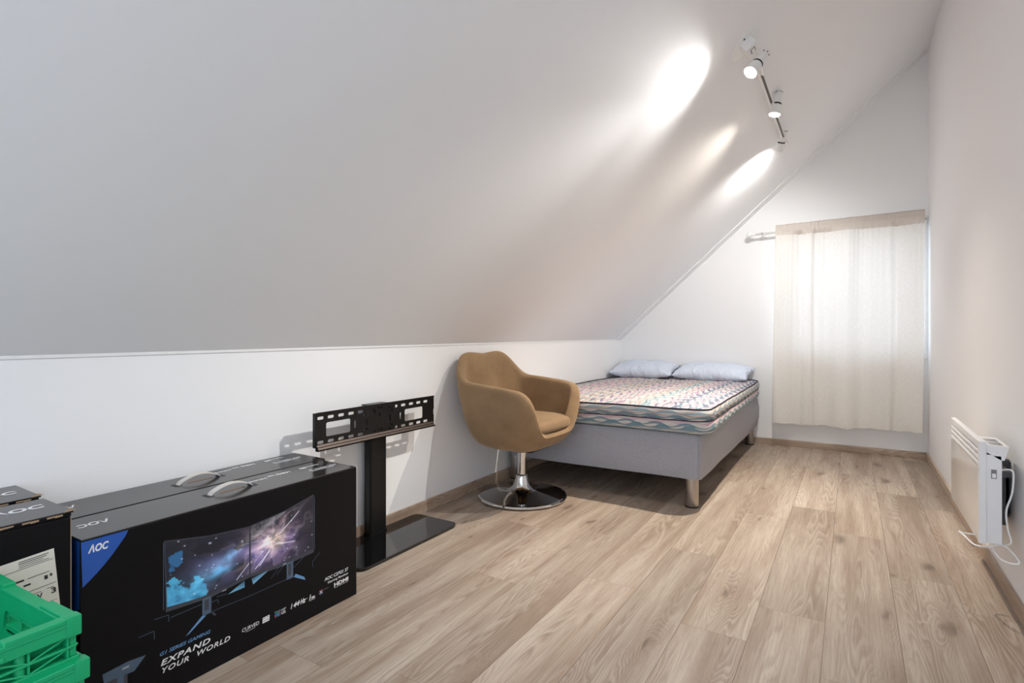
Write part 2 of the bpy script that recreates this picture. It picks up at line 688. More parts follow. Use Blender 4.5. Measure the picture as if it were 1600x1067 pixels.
# gable wall with the window opening
WX0, WX1, WZ0, WZ1 = -0.535, 0.457, 0.765, 1.755
loops = [[(WL - 0.1, 0), (WR + 0.1, 0), (WR + 0.1, TOP + 0.15), (WR, TOP + 0.15), (WL - 0.1, KNEE + 0.05)],
         [(WX0, WZ0), (WX1, WZ0), (WX1, WZ1), (WX0, WZ1)]]
b = BM(); append(b, plate(loops, 0.12), frame((0, WY + 0.06, 0), (1, 0, 0), (0, 0, 1)))
struct(build('wall_far', b, M['wall']))

# skirting boards
b = BM(); box(b, (WL, NEAR, 0), (WL + 0.013, WY, 0.06), 0, 0.003); struct(build('baseboard_left', b, M['skirt_y']))
b = BM(); box(b, (WL + 0.013, WY - 0.013, 0), (WR - 0.013, WY, 0.052), 0, 0.003); struct(build('baseboard_far', b, M['skirt_x']))
b = BM(); box(b, (WR - 0.013, NEAR, 0), (WR, WY, 0.052), 0, 0.003); struct(build('baseboard_right', b, M['skirt_y']))
# slim board along the ceiling at the gable, caulk line above the knee wall
b = BM()
p0 = Vector((WL, 0, KNEE)); p1 = Vector((WR, 0, TOP))
sec = [p0, p1, p1 + CN * 0.007, p0 + CN * 0.007]
ring_loft(b, [[Vector((p.x, y, p.z)) for p in sec] for y in (WY - 0.13, WY)], 0, True, True, False)
struct(build('trim_1', b, M['ceiling']))
b = BM(); box(b, (WL, NEAR, KNEE - 0.007), (WL + 0.004, WY - 0.13, KNEE + 0.001)); struct(build('trim_2', b, M['white_trim']))

# window: frame in the opening, casing on the wall, glass
b = BM()
yf0, yf1 = WY + 0.05, WY + 0.115
for lo, hi in (((WX0, yf0, WZ0), (WX0 + 0.040, yf1, WZ1)), ((WX1 - 0.040, yf0, WZ0), (WX1, yf1, WZ1)),
               ((WX0 + 0.040, yf0, WZ0), (WX1 - 0.040, yf1, WZ0 + 0.045)), ((WX0 + 0.040, yf0, WZ1 - 0.040), (WX1 - 0.040, yf1, WZ1))):
    box(b, lo, hi, 0, 0.003)
win = struct(build('window_1', b, M['white_trim']))
b = BM(); box(b, (WX0 + 0.035, WY + 0.08, WZ0 + 0.04), (WX1 - 0.035, WY + 0.086, WZ1 - 0.035)); build('window_pane', b, M['glass'], win)
b = BM()
for lo, hi in (((WX1, WY - 0.014, WZ0 - 0.02), (WR, WY, WZ1 + 0.02)), ((WX0, WY - 0.010, WZ1), (WX1, WY, WZ1 + 0.02))):
    box(b, lo, hi, 0, 0.003)
build('window_casing', b, M['white_trim'], win)
b = BM(); box(b, (WX0 + 0.01, WY - 0.02, WZ0 - 0.022), (WX1 + 0.01, WY + 0.03, WZ0), 0, 0.004); build('window_sill', b, M['white_trim'], win)


# ------------------------------------------------------------------ track light on the sloping ceiling
def ceil_pt(x, y, off=0.0):
    u = (WR - x) / math.cos(SLOPE)
    return Vector((WR, y, TOP)) + CU * u + CN * off


tl_o = ceil_pt(-0.40, 3.3)
tl = thing('track_light', 'white two-spot track light on the sloping ceiling, both spots lit', 'track light', tl_o)
m_can = frame(ceil_pt(-0.406, 2.62), (0, 1, 0), CU)      # local z = y x CU ...
if m_can.col[2].to_3d().dot(CN) < 0:
    m_can = frame(ceil_pt(-0.406, 2.62), CU, (0, 1, 0))
b = BM()
lathe(b, [(0.075, 0), (0.075, 0.004), (0.068, 0.008), (0.0, 0.009)], 40, 0, m_can, False)
for s in (-1, 1):
    tube(b, [m_can @ Vector((0.0, 0.055 * s, 0.006)), m_can @ Vector((0.0, 0.055 * s, 0.011))], 0.004, 10, 1)
build('ceiling_plate', b, [M['white_plastic'], M['dark_slot']], tl, 40, tl_o)
b = BM()
box(b, (-0.028, -0.045, 0.006), (0.028, 0.045, 0.05), 0, 0.004, 2, m_can)
box(b, (-0.012, -0.018, 0.05), (0.012, 0.018, 0.0515), 1, 0, 1, m_can)
box(b, (-0.008, -0.014, 0.0515), (0.008, 0.014, 0.0525), 0, 0, 1, m_can)
build('connector_box', b, [M['white_plastic'], M['print_grey']], tl, 40, tl_o)
# feed arm from the connector to the track
A = m_can @ Vector((0, 0, 0.04))
TS, TE = ceil_pt(-0.405, 2.80, 0.045), ceil_pt(-0.405, 4.05, 0.045)
b = BM()
ctrl = smooth_path([m_can @ Vector((0.0, 0.03, 0.035)), (m_can @ Vector((0.0, 0.085, 0.055))), TS + Vector((0, -0.04, 0)), TS + Vector((0, 0.02, 0))], 6)
tube(b, ctrl, 0.013, 10, 0)
build('feed_arm', b, M['white_plastic'], tl, True, tl_o)
# rail: white channel with a dark groove
mt = frame(TS, (0, 1, 0), CU)
if mt.col[2].to_3d().dot(CN) < 0:
    mt = frame(TS, (0, 1, 0), -CU)
L = (TE - TS).length
b = BM()
box(b, (0, -0.0115, -0.016), (L, 0.0115, -0.004), 0, 0.002, 1, mt)
box(b, (0, -0.0115, -0.006), (L, -0.0065, 0.005), 0, 0.001, 1, mt)
box(b, (0, 0.0065, -0.006), (L, 0.0115, 0.005), 0, 0.001, 1, mt)
box(b, (0.0, -0.0065, -0.005), (L, 0.0065, 0.0012), 1, 0, 1, mt)
build('rail', b, [M['white_plastic'], M['track_grey']], tl, None, tl_o)
for q in (0.02, L - 0.02):
    b = BM()
    tube(b, [mt @ Vector((q, 0, -0.046)), mt @ Vector((q, 0, -0.015))], 0.011, 14, 0)
    build('mounting_post', b, M['white_plastic'], tl, True, tl_o)
b = BM()
box(b, (L - 0.03, -0.015, -0.018), (L + 0.03, 0.015, 0.008), 0, 0.004, 2, mt)
tube(b, [mt @ Vector((L - 0.03, 0.0, 0.009)), mt @ Vector((L - 0.03, 0.0, 0.0105))], 0.006, 10, 1)
box(b, (L + 0.03, -0.012, -0.004), (L + 0.033, -0.004, 0.004), 1, 0, 1, mt)
box(b, (L + 0.03, 0.004, -0.004), (L + 0.033, 0.012, 0.004), 1, 0, 1, mt)
build('end_cap', b, [M['white_plastic'], M['dark_slot']], tl, 40, tl_o)


def aim(a, alpha):
    # a: bearing on the ceiling from the +y direction down the slope; alpha: degrees away from the ceiling
    d = Vector((0, 1, 0)) * math.cos(R(a)) + CU * math.sin(R(a))
    return d * math.cos(R(alpha)) + CN * math.sin(R(alpha))


def spot_head(face, axis, watts, track_s, recess, beams=(62, 165), tint=(1.0, 0.985, 0.97)):
    axis = Vector(axis).normalized()
    face = Vector(face)
    up = Vector((0, 1, 0)) if abs(axis.y) < 0.9 else Vector((1, 0, 0))
    ex = up.cross(axis).normalized()
    m = frame(face, ex, axis.cross(ex))
    # the head is one part; joint and lamp face are its sub-parts
    bb = BM()
    k = 0.84
    sc = lambda pr: [(r * k, z) for r, z in pr]
    lathe(bb, sc([(0.0, -0.128), (0.012, -0.127), (0.021, -0.120), (0.024, -0.105), (0.0275, -0.062), (0.029, -0.058)]), 28, 0, m, False)
    lathe(bb, sc([(0.029, -0.058), (0.0265, -0.055), (0.0265, -0.051), (0.029, -0.049)]), 28, 1, m, False)
    lathe(bb, sc([(0.029, -0.049), (0.032, -0.012), (0.034, 0.004), (0.0325, 0.004), (0.0300, -recess - 0.010)]), 28, 0, m, False)
    for q in range(6):
        a = 2 * math.pi * q / 6
        p = m @ Vector((0.0165 * math.cos(a), 0.0165 * math.sin(a), -0.1225))
        tube(bb, [p, p + axis * -0.003], 0.0030, 8, 1)
    head = build('spotlight_head', bb, [M['white_plastic'], M['dark_slot']], tl, 50, tl_o)
    j = mt @ Vector((track_s, 0, 0.006))
    bb = BM()
    mid = m @ Vector((0, 0, -0.085))
    box(bb, (track_s - 0.030, -0.012, -0.004), (track_s + 0.030, 0.012, 0.008), 0, 0.003, 2, mt)
    tube(bb, smooth_path([j, j + CN * 0.015, (j + mid) / 2 + CN * 0.004, mid], 5), 0.008, 10, 0)
    tube(bb, [j + CN * 0.002 + Vector((0, 0.022, 0)), j + CN * 0.0045 + Vector((0, 0.022, 0))], 0.004, 8, 1)
    build('swivel_joint', bb, [M['white_plastic'], M['dark_slot']], head, 50, tl_o)
    bb = BM()
    lathe(bb, sc([(0.0300, -recess - 0.010), (0.020, -recess - 0.008), (0.0, -recess - 0.006)]), 28, 0, m, False)
    build('lamp_face', bb, M['bulb'], head, True, tl_o)
    for w, size in zip(watts, beams):
        ld = bpy.data.lights.new('spot lamp', 'SPOT')
        ld.energy = w
        ld.color = tint
        ld.spot_size = R(size)
        ld.spot_blend = 1.0
        ld.shadow_soft_size = 0.009
        lo = bpy.data.objects.new('spot lamp', ld)
        COL.objects.link(lo)
        lo.location = face - axis * recess
        lo.rotation_euler = axis.to_track_quat('-Z', 'Y').to_euler()
    return head


spot_head((-0.375, 2.575, 2.078), aim(123, 17), LAMPS[0], 0.06, 0.017, (66, 160))
spot_head((-0.362, 3.32, 2.145), (-0.17, -0.128, -0.972), LAMPS[1], 0.52, 0.018, (84, 165), (1.0, 0.91, 0.79))
spot_head((-0.405, 3.965, 2.135), aim(58, 24), LAMPS[2], L - 0.05, 0.0105, (80, 178))

# ------------------------------------------------------------------ bed
bed_o = Vector((-1.28, 4.0, 0))
bed = thing('bed', 'grey upholstered double bed base on steel legs in the far left corner', 'bed', bed_o)
BX0, BX1, BY0, BY1, BZ0, BZ1 = -1.885, -0.68, 2.978, 5.03, 0.152, 0.400
b = BM()


def bed_ring(z, grow=0.0):
    pts = []
    for x, y in rrect(BX0 - grow, BY0 - grow, BX1 + grow, BY1, 0.035, 5):
        pts.append((x, y))
    # densify long sides for soft cloth
    out = []
    for i, p in enumerate(pts):
        q = pts[(i + 1) % len(pts)]
        k = {5: 20, 11: 34, 17: 20, 23: 34}.get(i, 1)
        for s in range(k):
            out.append((p[0] + (q[0] - p[0]) * s / k, p[1] + (q[1] - p[1]) * s / k))
    res = []
    for x, y in out:
        w = mnoise.noise(Vector((x * 2.6, y * 2.6, z * 5))) * 0.005
        cx, cy = (BX0 + BX1) / 2, (BY0 + BY1) / 2
        bulge = 0.016 * max(0, (y - 4.4) / 0.6) if x > BX1 - 0.05 else 0
        sag = mnoise.noise(Vector((x * 1.7, y * 1.7, 7))) * 0.006 if z < BZ0 + 0.02 else 0
        res.append(Vector((x + w * (1 if x > cx else -0.2) + bulge * math.sin(math.pi * min(1, max(0, (z - BZ0) / (BZ1 - BZ0)))), y + w * (-1 if y < cy else 0), z + sag)))
    return res


ring_loft(b, [bed_ring(BZ0 + 0.004, -0.012), bed_ring(BZ0, -0.004), bed_ring(BZ0 + 0.012, 0.0), bed_ring(BZ0 + 0.08, 0.002), bed_ring(BZ0 + 0.16, 0.003),
              bed_ring(BZ1 - 0.02, 0.002), bed_ring(BZ1 - 0.004, -0.004), bed_ring(BZ1, -0.018)])
# vertical corner seam
tube(b, [(BX1 - 0.006, BY0 + 0.003, BZ0 + 0.01), (BX1 - 0.004, BY0 + 0.001, BZ0 + 0.12), (BX1 - 0.006, BY0 + 0.003, BZ1 - 0.015)], 0.0035, 6, 0)
build('bed_frame', b, M['upholstery'], bed, 50, bed_o)
for x, y in ((-0.735, 3.02), (-1.85, 3.02), (-0.735, 4.97), (-1.85, 4.97)):
    b = BM()
    lathe(b, [(0.034, 0.0), (0.035, 0.003), (0.035, 0.156)], 28, 0, Matrix.Translation((x, y, 0.006)))
    leg = build('leg', b, M['steel'], bed, 40, bed_o)
    b = BM()
    lathe(b, [(0.036, 0.0), (0.036, 0.007)], 24, 0, Matrix.Translation((x, y, 0)))
    build('foot_pad', b, M['rubber'], leg, 40, bed_o)

# mattress: grid top, bulged two-layer border, two rows of piping
MZ0, MZ1 = 0.404, 0.522
NX, NY = 30, 50


def m_plan(u, v):
    x0 = -1.90 + 0.012 * v
    x1 = -0.628 - 0.038 * v
    y0 = 2.987 - 0.049 * u + 0.004 * math.sin(u * 9 + 0.8)
    y1 = 5.035
    x = x0 + (x1 - x0) * u
    y = y0 + (y1 - y0) * v
    # softly rounded corners
    cu, cv = max(0, abs(u - 0.5) - 0.44) / 0.06, max(0, abs(v - 0.5) - 0.465) / 0.035
    k = max(0, cu + cv - 1.1) * 0.03
    x -= math.copysign(k, u - 0.5)
    y -= math.copysign(k, v - 0.5)
    return x, y


def m_edge_z(u, v, w):
    x, y = m_plan(u, v)
    z = MZ0 + (MZ1 - MZ0) * w
    dz = 0.006 * mnoise.noise(Vector((x * 3, y * 3, 1.5)))
    dz += 0.010 * (1 - math.cos(math.pi * min(1, max(0, u)))) / 2 * (1 - v) * (1 if w > 0.3 else 0)
    dz += 0.012 * max(0, (v - 0.85) / 0.15) * u * w
    dz = max(dz, 0.0) if w < 0.2 else dz
    return x, y, z + dz


b = BM()
uvl = b.loops.layers.uv.new('UVMap')
peri = [(i / NX, 0.0) for i in range(NX)] + [(1.0, j / NY) for j in range(NY)] + [(1 - i / NX, 1.0) for i in range(NX)] + [(0.0, 1 - j / NY) for j in range(NY)]
WS = [0.0, 0.06, 0.15, 0.25, 0.35, 0.44, 0.49, 0.55, 0.66, 0.77, 0.88, 0.95, 1.0]


def bul(w):
    t = w / 0.48 if w < 0.48 else (w - 0.48) / 0.52
    return 0.013 * math.sqrt(max(0, math.sin(math.pi * min(1, t)))) - 0.004


def m_pt(u, v, w):
    x, y, z = m_edge_z(u, v, w)
    q = bul(w) + 0.004 * mnoise.noise(Vector((x * 9, y * 9, w * 3)))
    nx = 1 if u >= 1 else (-1 if u <= 0 else 0)
    ny = 1 if v >= 1 else (-1 if v <= 0 else 0)
    n = Vector((nx * (0.5 if nx < 0 else 1), ny * (0 if ny > 0 else 1), 0))
    return Vector((x, y, z)) + n * q * (0.75 if nx and ny else 1)


rings = [[b.verts.new(m_pt(u, v, w)) for u, v in peri] for w in WS]
arc = [0.0]
for i in range(len(peri)):
    arc.append(arc[-1] + (rings[0][(i + 1) % len(peri)].co - rings[0][i].co).length)
for k in range(len(WS) - 1):
    for i in range(len(peri)):
        j = (i + 1) % len(peri)
        f = b.faces.new((rings[k][i], rings[k][j], rings[k + 1][j], rings[k + 1][i]))
        f.smooth = True
        for lp, (s, w) in zip(f.loops, ((arc[i], WS[k]), (arc[i + 1], WS[k]), (arc[i + 1], WS[k + 1]), (arc[i], WS[k + 1]))):
            lp[uvl].uv = (s, w * 0.205 + 3.017)
top = {}
for k, (u, v) in enumerate(peri):
    top[(round(u * NX), round(v * NY))] = rings[-1][k]
for i in range(NX + 1):
    for j in range(NY + 1):
        if (i, j) not in top:
            u, v = i / NX, j / NY
            x, y = m_plan(u, v)
            crown = min(1, min(u, 1 - u) / 0.12) * min(1, min(v, 1 - v) / 0.07)
            eu = m_edge_z(u, 0, 1)[2] * (1 - v) + m_edge_z(u, 1, 1)[2] * v
            dip = 0.004 * mnoise.noise(Vector((x * 5, y * 5, 3))) + 0.003 * math.sin(x * 42) * crown
            top[(i, j)] = b.verts.new((x, y, eu + crown * 0.014 + dip * crown))
for i in range(NX):
    for j in range(NY):
        f = b.faces.new((top[(i, j)], top[(i + 1, j)], top[(i + 1, j + 1)], top[(i, j + 1)]))
        f.smooth = True
        for lp in f.loops:
            lp[uvl].uv = (lp.vert.co.y, lp.vert.co.x)
b.faces.new(list(reversed(rings[0])))
mat_o = Vector((-1.27, 3.98, MZ0))
mattress = build('mattress', b, M['ticking'], None, None, mat_o)
tag(mattress, 'thin mattress in a wavy pink and teal striped cover on the grey bed', 'mattress')
for w in (1.0, 0.485):
    b = BM()
    pts = [m_pt(u, v, w) + Vector((0, 0, 0.002)) for u, v in peri]
    n = len(pts)
    rr = []
    for i, p in enumerate(pts):
        t = (pts[(i + 1) % n] - pts[i - 1]).normalized()
        s = t.cross(Vector((0, 0, 1))).normalized()
        rr.append([p + (s * math.cos(a) + Vector((0, 0, 1)) * math.sin(a)) * 0.0045 for a in [2 * math.pi * k / 8 for k in range(8)]])
    rr.append(rr[0])
    ring_loft(b, rr, 0, True, False)
    build('piping', b, M['piping'], mattress, True, mat_o)


# pillows
def pillow_mesh(seed, lx, ly, h):
    bb = BM()
    nu, nv = 44, 30
    rnd = random.Random(seed)
    g = {}
    for side in (1, -1):
        for i in range(nu + 1):
            for j in range(nv + 1):
                u, v = -1 + 2 * i / nu, -1 + 2 * j / nv
                edge = i in (0, nu) or j in (0, nv)
                if edge and side == -1:
                    g[(side, i, j)] = g[(1, i, j)]
                    continue
                t = max(0, (1 - abs(u) ** 3.0)) ** 0.55 * max(0, (1 - abs(v) ** 2.6)) ** 0.55
                pinch = 1 - 0.06 * (1 - abs(u) ** 2) * (v * v) * 0 - 0.07 * (1 - abs(v)) * abs(u) ** 4
                pin2 = 1 - 0.07 * (1 - abs(u)) * abs(v) ** 4
                x, y = u * lx / 2 * pinch, v * ly / 2 * pin2
                z = side * t * h / 2
                wr = mnoise.noise(Vector((x * 13 + seed, y * 9, side * 2.0))) * 0.012 * t + mnoise.noise(Vector((x * 38, y * 13 + seed, 1.0))) * 0.006 * (1 - t) * (0 if edge else 1)
                rim = mnoise.noise(Vector((u * 4 + seed, v * 4, 5))) * 0.010 * (1 - t)
                g[(side, i, j)] = bb.verts.new((x, y, z + wr + rim))
    for side in (1, -1):
        for i in range(nu):
            for j in range(nv):
                q = [g[(side, i, j)], g[(side, i + 1, j)], g[(side, i + 1, j + 1)], g[(side, i, j + 1)]]
                if side == -1:
                    q.reverse()
                f = bb.faces.new(q)
                f.smooth = True
    return bb


for seed, x, lx, label, rz, ry in ((3, -1.61, 0.57, 'pale blue-white pillow in the corner by the low left wall', 0.02, 0.0),
                                   (11, -1.01, 0.61, 'pale blue-white pillow nearest the curtained window', -0.03, 0.02)):
    b = pillow_mesh(seed, lx, 0.37, 0.135)
    p = build('pillow', b, M['pillow'], None, True)
    p.location = (x, 4.868, 0.606)
    p.rotation_euler = (R(11), ry, rz)
    tag(p, label, 'pillow', 'pillows at the head of the bed')

# ------------------------------------------------------------------ curtain rod and curtain
RY, RZ = WY - 0.085, 1.775
rod_o = Vector((-0.1, RY, RZ))
rod = thing('curtain_rod', 'white curtain rod with a round finial on the gable wall', 'curtain rod', rod_o)
b = BM(); tube(b, [(-0.70, RY, RZ - 0.010), (WR - 0.004, RY, RZ + 0.010)], 0.0095, 16); build('pole', b, M['white_plastic'], rod, True, rod_o)
b = BM()
mfin = frame((-0.695, RY, RZ - 0.010), (0, 0, 1), (0, 1, 0))
prof = [(0.0, 0.062), (0.012, 0.060), (0.021, 0.050), (0.024, 0.038), (0.021, 0.026), (0.013, 0.017), (0.011, 0.012), (0.014, 0.008), (0.014, 0.0), (0.010, -0.006)]
if mfin.col[2].x > 0:
    mfin = frame((-0.695, RY, RZ - 0.010), (0, 1, 0), (0, 0, 1))
    mfin = mfin @ Matrix.Rotation(math.pi, 4, 'X')
lathe(b, prof, 24, 0, mfin, False)
build('finial', b, M['white_plastic'], rod, True, rod_o)
for bx in (-0.635, WR - 0.02):
    b = BM()
    tube(b, [(bx, WY, RZ - 0.03), (bx, WY - 0.006, RZ - 0.03)], 0.02, 18)
    tube(b, smooth_path([(bx, WY - 0.004, RZ - 0.03), (bx, WY - 0.05, RZ - 0.03), (bx, RY, RZ - 0.018)], 6), 0.006, 10)
    tube(b, [(bx - 0.007, RY, RZ - 0.008), (bx + 0.007, RY, RZ - 0.008)], 0.013, 16)
    br = build('bracket', b, M['white_plastic'], rod, True, rod_o)
    b = BM(); tube(b, [(bx, RY - 0.012, RZ - 0.008), (bx, RY - 0.0165, RZ - 0.008)], 0.004, 10); build('screw', b, M['grey_metal'], br, True, rod_o)

CX0, CX1, CZ0, CZ1 = -0.535, 0.452, 0.198, 1.735


def fold(s, z):
    """depth of the curtain at position s (0..1) and height z"""
    t = (z - CZ0) / (CZ1 - CZ0)
    a = 0.010 + 0.006 * (1 - t)
    w = math.sin(s * 2 * math.pi * 4.3 + 0.6 + 0.25 * math.sin(3 * t)) * 0.9 + 0.25 * math.sin(s * 2 * math.pi * 9.1 + 1.2 + t * 0.6)
    tight = 0.0
    for c, wd, am in ((0.19, 0.018, -1.5), (0.275, 0.016, 1.9), (0.30, 0.012, -1.6), (0.79, 0.02, 1.5), (0.83, 0.02, -1.2), (0.52, 0.03, 0.9)):
        cc = c + 0.012 * math.sin(2.2 * t + c * 9)
        tight += am * math.exp(-((s - cc) / wd) ** 2) * (0.35 + 0.65 * t)
    tight += 1.3 * math.sin(s * 2 * math.pi * 2.1 + 0.9)
    fine = 0.22 * math.sin(s * 2 * math.pi * 31 + 3 * math.sin(s * 12)) * t ** 3
    return -(w + tight + fine) * a


b = BM()
nsx, nsz = 190, 70
grid = []
for j in range(nsz + 1):
    z = CZ0 + (CZ1 - CZ0) * j / nsz
    row = []
    for i in range(nsx + 1):
        s = i / nsx
        t = j / nsz
        x = CX0 - 0.020 * (1 - t) + (CX1 - CX0) * s + 0.003 * math.sin(t * 5) * (s - 0.5)
        zz = z + (0.004 * math.sin(s * 21) + 0.003 * math.sin(s * 57)) * (1 - t) ** 6 + 0.012 * s * (1 - t)
        row.append(b.verts.new((x, RY - 0.016 + fold(s, z), zz)))
    grid.append(row)
for j in range(nsz):
    for i in range(nsx):
        f = b.faces.new((grid[j][i], grid[j][i + 1], grid[j + 1][i + 1], grid[j + 1][i]))
        f.smooth = True
cur_o = Vector((-0.04, RY, 1.8))
cur = build('curtain', b, M['linen'], None, None, cur_o)
tag(cur, 'cream linen curtain hanging over the gable window', 'curtain')
# gathered heading around the rod
b = BM()
heads = []
prof = [(-0.016, 0.0), (-0.017, 0.02), (-0.020, 0.035), (-0.019, 0.052), (-0.012, 0.062), (-0.006, 0.072), (-0.005, 0.088), (-0.002, 0.098), (0.003, 0.088), (0.004, 0.072), (0.010, 0.060), (0.016, 0.045), (0.015, 0.02), (0.006, 0.0)]
nh = 260
for i in range(nh + 1):
    s = i / nh
    x = CX0 + (CX1 - CX0) * s
    slope = -0.010 + 0.020 * (x + 0.70) / 1.17
    ruff = 0.5 * math.sin(s * 210 + 4 * math.sin(s * 17)) + 0.5 * mnoise.noise(Vector((s * 60, 0, 0)))
    dense = 0.35 + 0.9 * math.exp(-((s - 0.27) / 0.07) ** 2) + 0.6 * math.exp(-((s - 0.79) / 0.06) ** 2)
    col = []
    for (dy, dz) in prof:
        k = dz / 0.098
        amp = 0.006 * ruff * dense * (0.5 if 0.03 < dz < 0.06 else 1.0)
        fy = fold(s, CZ1) if dz < 0.01 and dy < 0 else fold(s, CZ1) * max(0, 1 - dz / 0.03) * 0.8
        top_w = (0.004 * mnoise.noise(Vector((s * 24, 3, 0))) + 0.003 * ruff * dense) * k
        col.append(Vector((x, RY + dy + fy * (1 if dy < 0 else 0) + amp * (1 if dy < 0 else 0.3), CZ1 - 0.002 + dz + slope * k + top_w)))
    heads.append(col)
vr = [[b.verts.new(p) for p in c] for c in heads]
for a, c in zip(vr[:-1], vr[1:]):
    for k in range(len(prof) - 1):
        f = b.faces.new((a[k], c[k], c[k + 1], a[k + 1]))
        f.smooth = True
build('heading', b, M['linen_hem'], cur, None, cur_o)
# bottom hem, a doubled turn-up just behind the face
b = BM()
rows = []
for z in (CZ0 + 0.001, CZ0 + 0.02, CZ0 + 0.045):
    row = []
    for i in range(nsx + 1):
        s = i / nsx
        t = (z - CZ0) / (CZ1 - CZ0)
        x = CX0 - 0.020 * (1 - t) + (CX1 - CX0) * s
        zz = z + (0.004 * math.sin(s * 21) + 0.003 * math.sin(s * 57)) * (1 - t) ** 6 + 0.012 * s * (1 - t)
        row.append(b.verts.new((x, RY - 0.012 + fold(s, z), zz)))
    rows.append(row)
for a, c in zip(rows[:-1], rows[1:]):
    for i in range(nsx):
        b.faces.new((a[i], a[i + 1], c[i + 1], c[i])).smooth = True
build('hem', b, M['linen_hem'], cur, None, cur_o)

# ------------------------------------------------------------------ swivel tub chair (faces +X)
CH = Vector((-1.605, 2.685, 0))
chair = thing('swivel_chair', 'tan velour tub chair on a round chrome pedestal beside the bed', 'chair', CH, None, R(-2))
b = BM()
lathe(b, [(0.0, 0.004), (0.250, 0.004), (0.256, 0.007), (0.257, 0.013), (0.253, 0.019), (0.244, 0.0215)], 72, 0, None, False)
lathe(b, [(0.244, 0.0215), (0.19, 0.027), (0.12, 0.035), (0.085, 0.043)], 72, 1, None, False)
lathe(b, [(0.085, 0.043), (0.066, 0.052), (0.052, 0.068), (0.043, 0.09), (0.036, 0.115), (0.033, 0.125), (0.031, 0.128), (0.0, 0.128)], 72, 0, None, False)
base = build('pedestal_base', b, [M['chrome'], M['chrome_dark']], chair, 40)
b = BM(); lathe(b, [(0.246, 0.0), (0.246, 0.006)], 60); build('floor_ring', b, M['rubber'], base, 40)
b = BM()
lathe(b, [(0.023, 0.118), (0.023, 0.14)], 28, 1)
lathe(b, [(0.027, 0.134), (0.027, 0.30)], 32, 0)
build('gas_post', b, [M['chrome'], M['grey_metal']], chair, 40)
b = BM()
box(b, (-0.12, -0.10, 0.281), (0.12, 0.10, 0.302), 0, 0.004)
lathe(b, [(0.045, 0.262), (0.05, 0.284)], 24, 0)
build('seat_mechanism', b, M['black_metal'], chair, 40)


def interp(tab, a):
    for (a0, v0), (a1, v1) in zip(tab[:-1], tab[1:]):
        if a <= a1:
            t = (a - a0) / (a1 - a0)
            t = t * t * (3 - 2 * t) if abs(v1 - v0) > 0.02 else t
            return v0 + (v1 - v0) * t
    return tab[-1][1]


RIM = [(0, 0.385), (30, 0.388), (36, 0.400), (40, 0.445), (44.5, 0.525), (50, 0.592), (58, 0.622), (74, 0.637), (100, 0.650), (116, 0.658),
       (122, 0.682), (128, 0.730), (134, 0.775), (141, 0.800), (150, 0.808), (166, 0.802), (180, 0.797)]
KZ = [(0.294, 0.30), (0.300, 0.46), (0.312, 0.60), (0.330, 0.715), (0.355, 0.80), (0.39, 0.868), (0.44, 0.925), (0.52, 0.975), (0.60, 1.02), (0.68, 1.045), (0.82, 1.05)]


def kz(z):
    for (a0, v0), (a1, v1) in zip(KZ[:-1], KZ[1:]):
        if z <= a1:
            return v0 + (v1 - v0) * max(0, (z - a0) / (a1 - a0))
    return KZ[-1][1]


def plan(th, k, a=0.268, bb=0.330, e=3.8):
    c, s = math.cos(th), math.sin(th)
    r = (abs(c / a) ** e + abs(s / bb) ** e) ** (-1 / e)
    return r * k * c, r * k * s


def lean(x, z):
    """upper shell leans back"""
    q = max(0, z - 0.50)
    return x - 0.09 * q * (1 if x < 0.1 else 0.3)


b = BM()
NT = 112
rings = []
T_OUT = [0, 0.05, 0.1, 0.16, 0.23, 0.31, 0.4, 0.5, 0.6, 0.7, 0.8, 0.9, 0.97]
for k in range(NT):
    th = 2 * math.pi * k / NT
    deg = abs(math.degrees(th if th <= math.pi else th - 2 * math.pi))
    h = interp(RIM, deg)
    back = max(0, -math.cos(th))
    z0 = 0.294
    col = []
    zb = min(h, z0 + 0.15)
    for t in T_OUT:
        if t <= 0.6:
            z = z0 + (zb - z0) * (t / 0.6) ** 2.2
        else:
            z = zb + (h - zb) * (t - 0.6) / 0.4
        kk = kz(z)
        x, y = plan(th, kk)
        narrow = 1 - 0.06 * max(0, z - 0.66) / 0.15
        col.append(Vector((lean(x, z), y * narrow, z)))
    po = col[-1].copy()
    # rim roll and inner face
    thick = 0.055 + 0.02 * max(0, math.cos(th))
    x, y = po.x, po.y
    rad = Vector((x + 0.05, y, 0))
    inn = Vector((x, y, 0)) - rad.normalized() * thick
    pi = Vector((inn.x, inn.y, h))
    po2 = Vector((po.x, po.y, h))
    mid = (po2 + pi) / 2
    col[-1] = po2 - Vector((0, 0, 0.006))
    for a in (30, 60, 90, 120, 150):
        off = (po2 - mid) * math.cos(R(a))
        col.append(mid + off + Vector((0, 0, 0.024 * math.sin(R(a)))))
    zi0 = 0.375
    dep = h - zi0
    for t in (0.0, 0.12, 0.3, 0.5, 0.7, 0.85, 0.95, 1.0):
        z = h - dep * t - 0.004
        if t < 0.001:
            f = 1.0
        else:
            f = (1 - max(0, (0.12 - (z - zi0)) / 0.12) ** 2 * 0.45) if dep > 0.12 else 1 - 0.4 * t
        # follow the lean back to the pan
        bx = pi.x + (lean(0, h) - lean(0, z)) * -1 * (1 if pi.x < 0.1 else 0.3)
        col.append(Vector((bx * f, pi.y * f / (1 - 0.06 * max(0, h - 0.66) / 0.15) * (1 - 0.06 * max(0, z - 0.66) / 0.15), z)))
    rings.append(col)
n = len(rings[0])
vs = [[b.verts.new(p) for p in c] for c in rings]
for i in range(NT):
    j = (i + 1) % NT
    for k in range(n - 1):
        f = b.faces.new((vs[i][k], vs[j][k], vs[j][k + 1], vs[i][k + 1]))
        f.smooth = True
b.faces.new([v[0] for v in reversed(vs)])
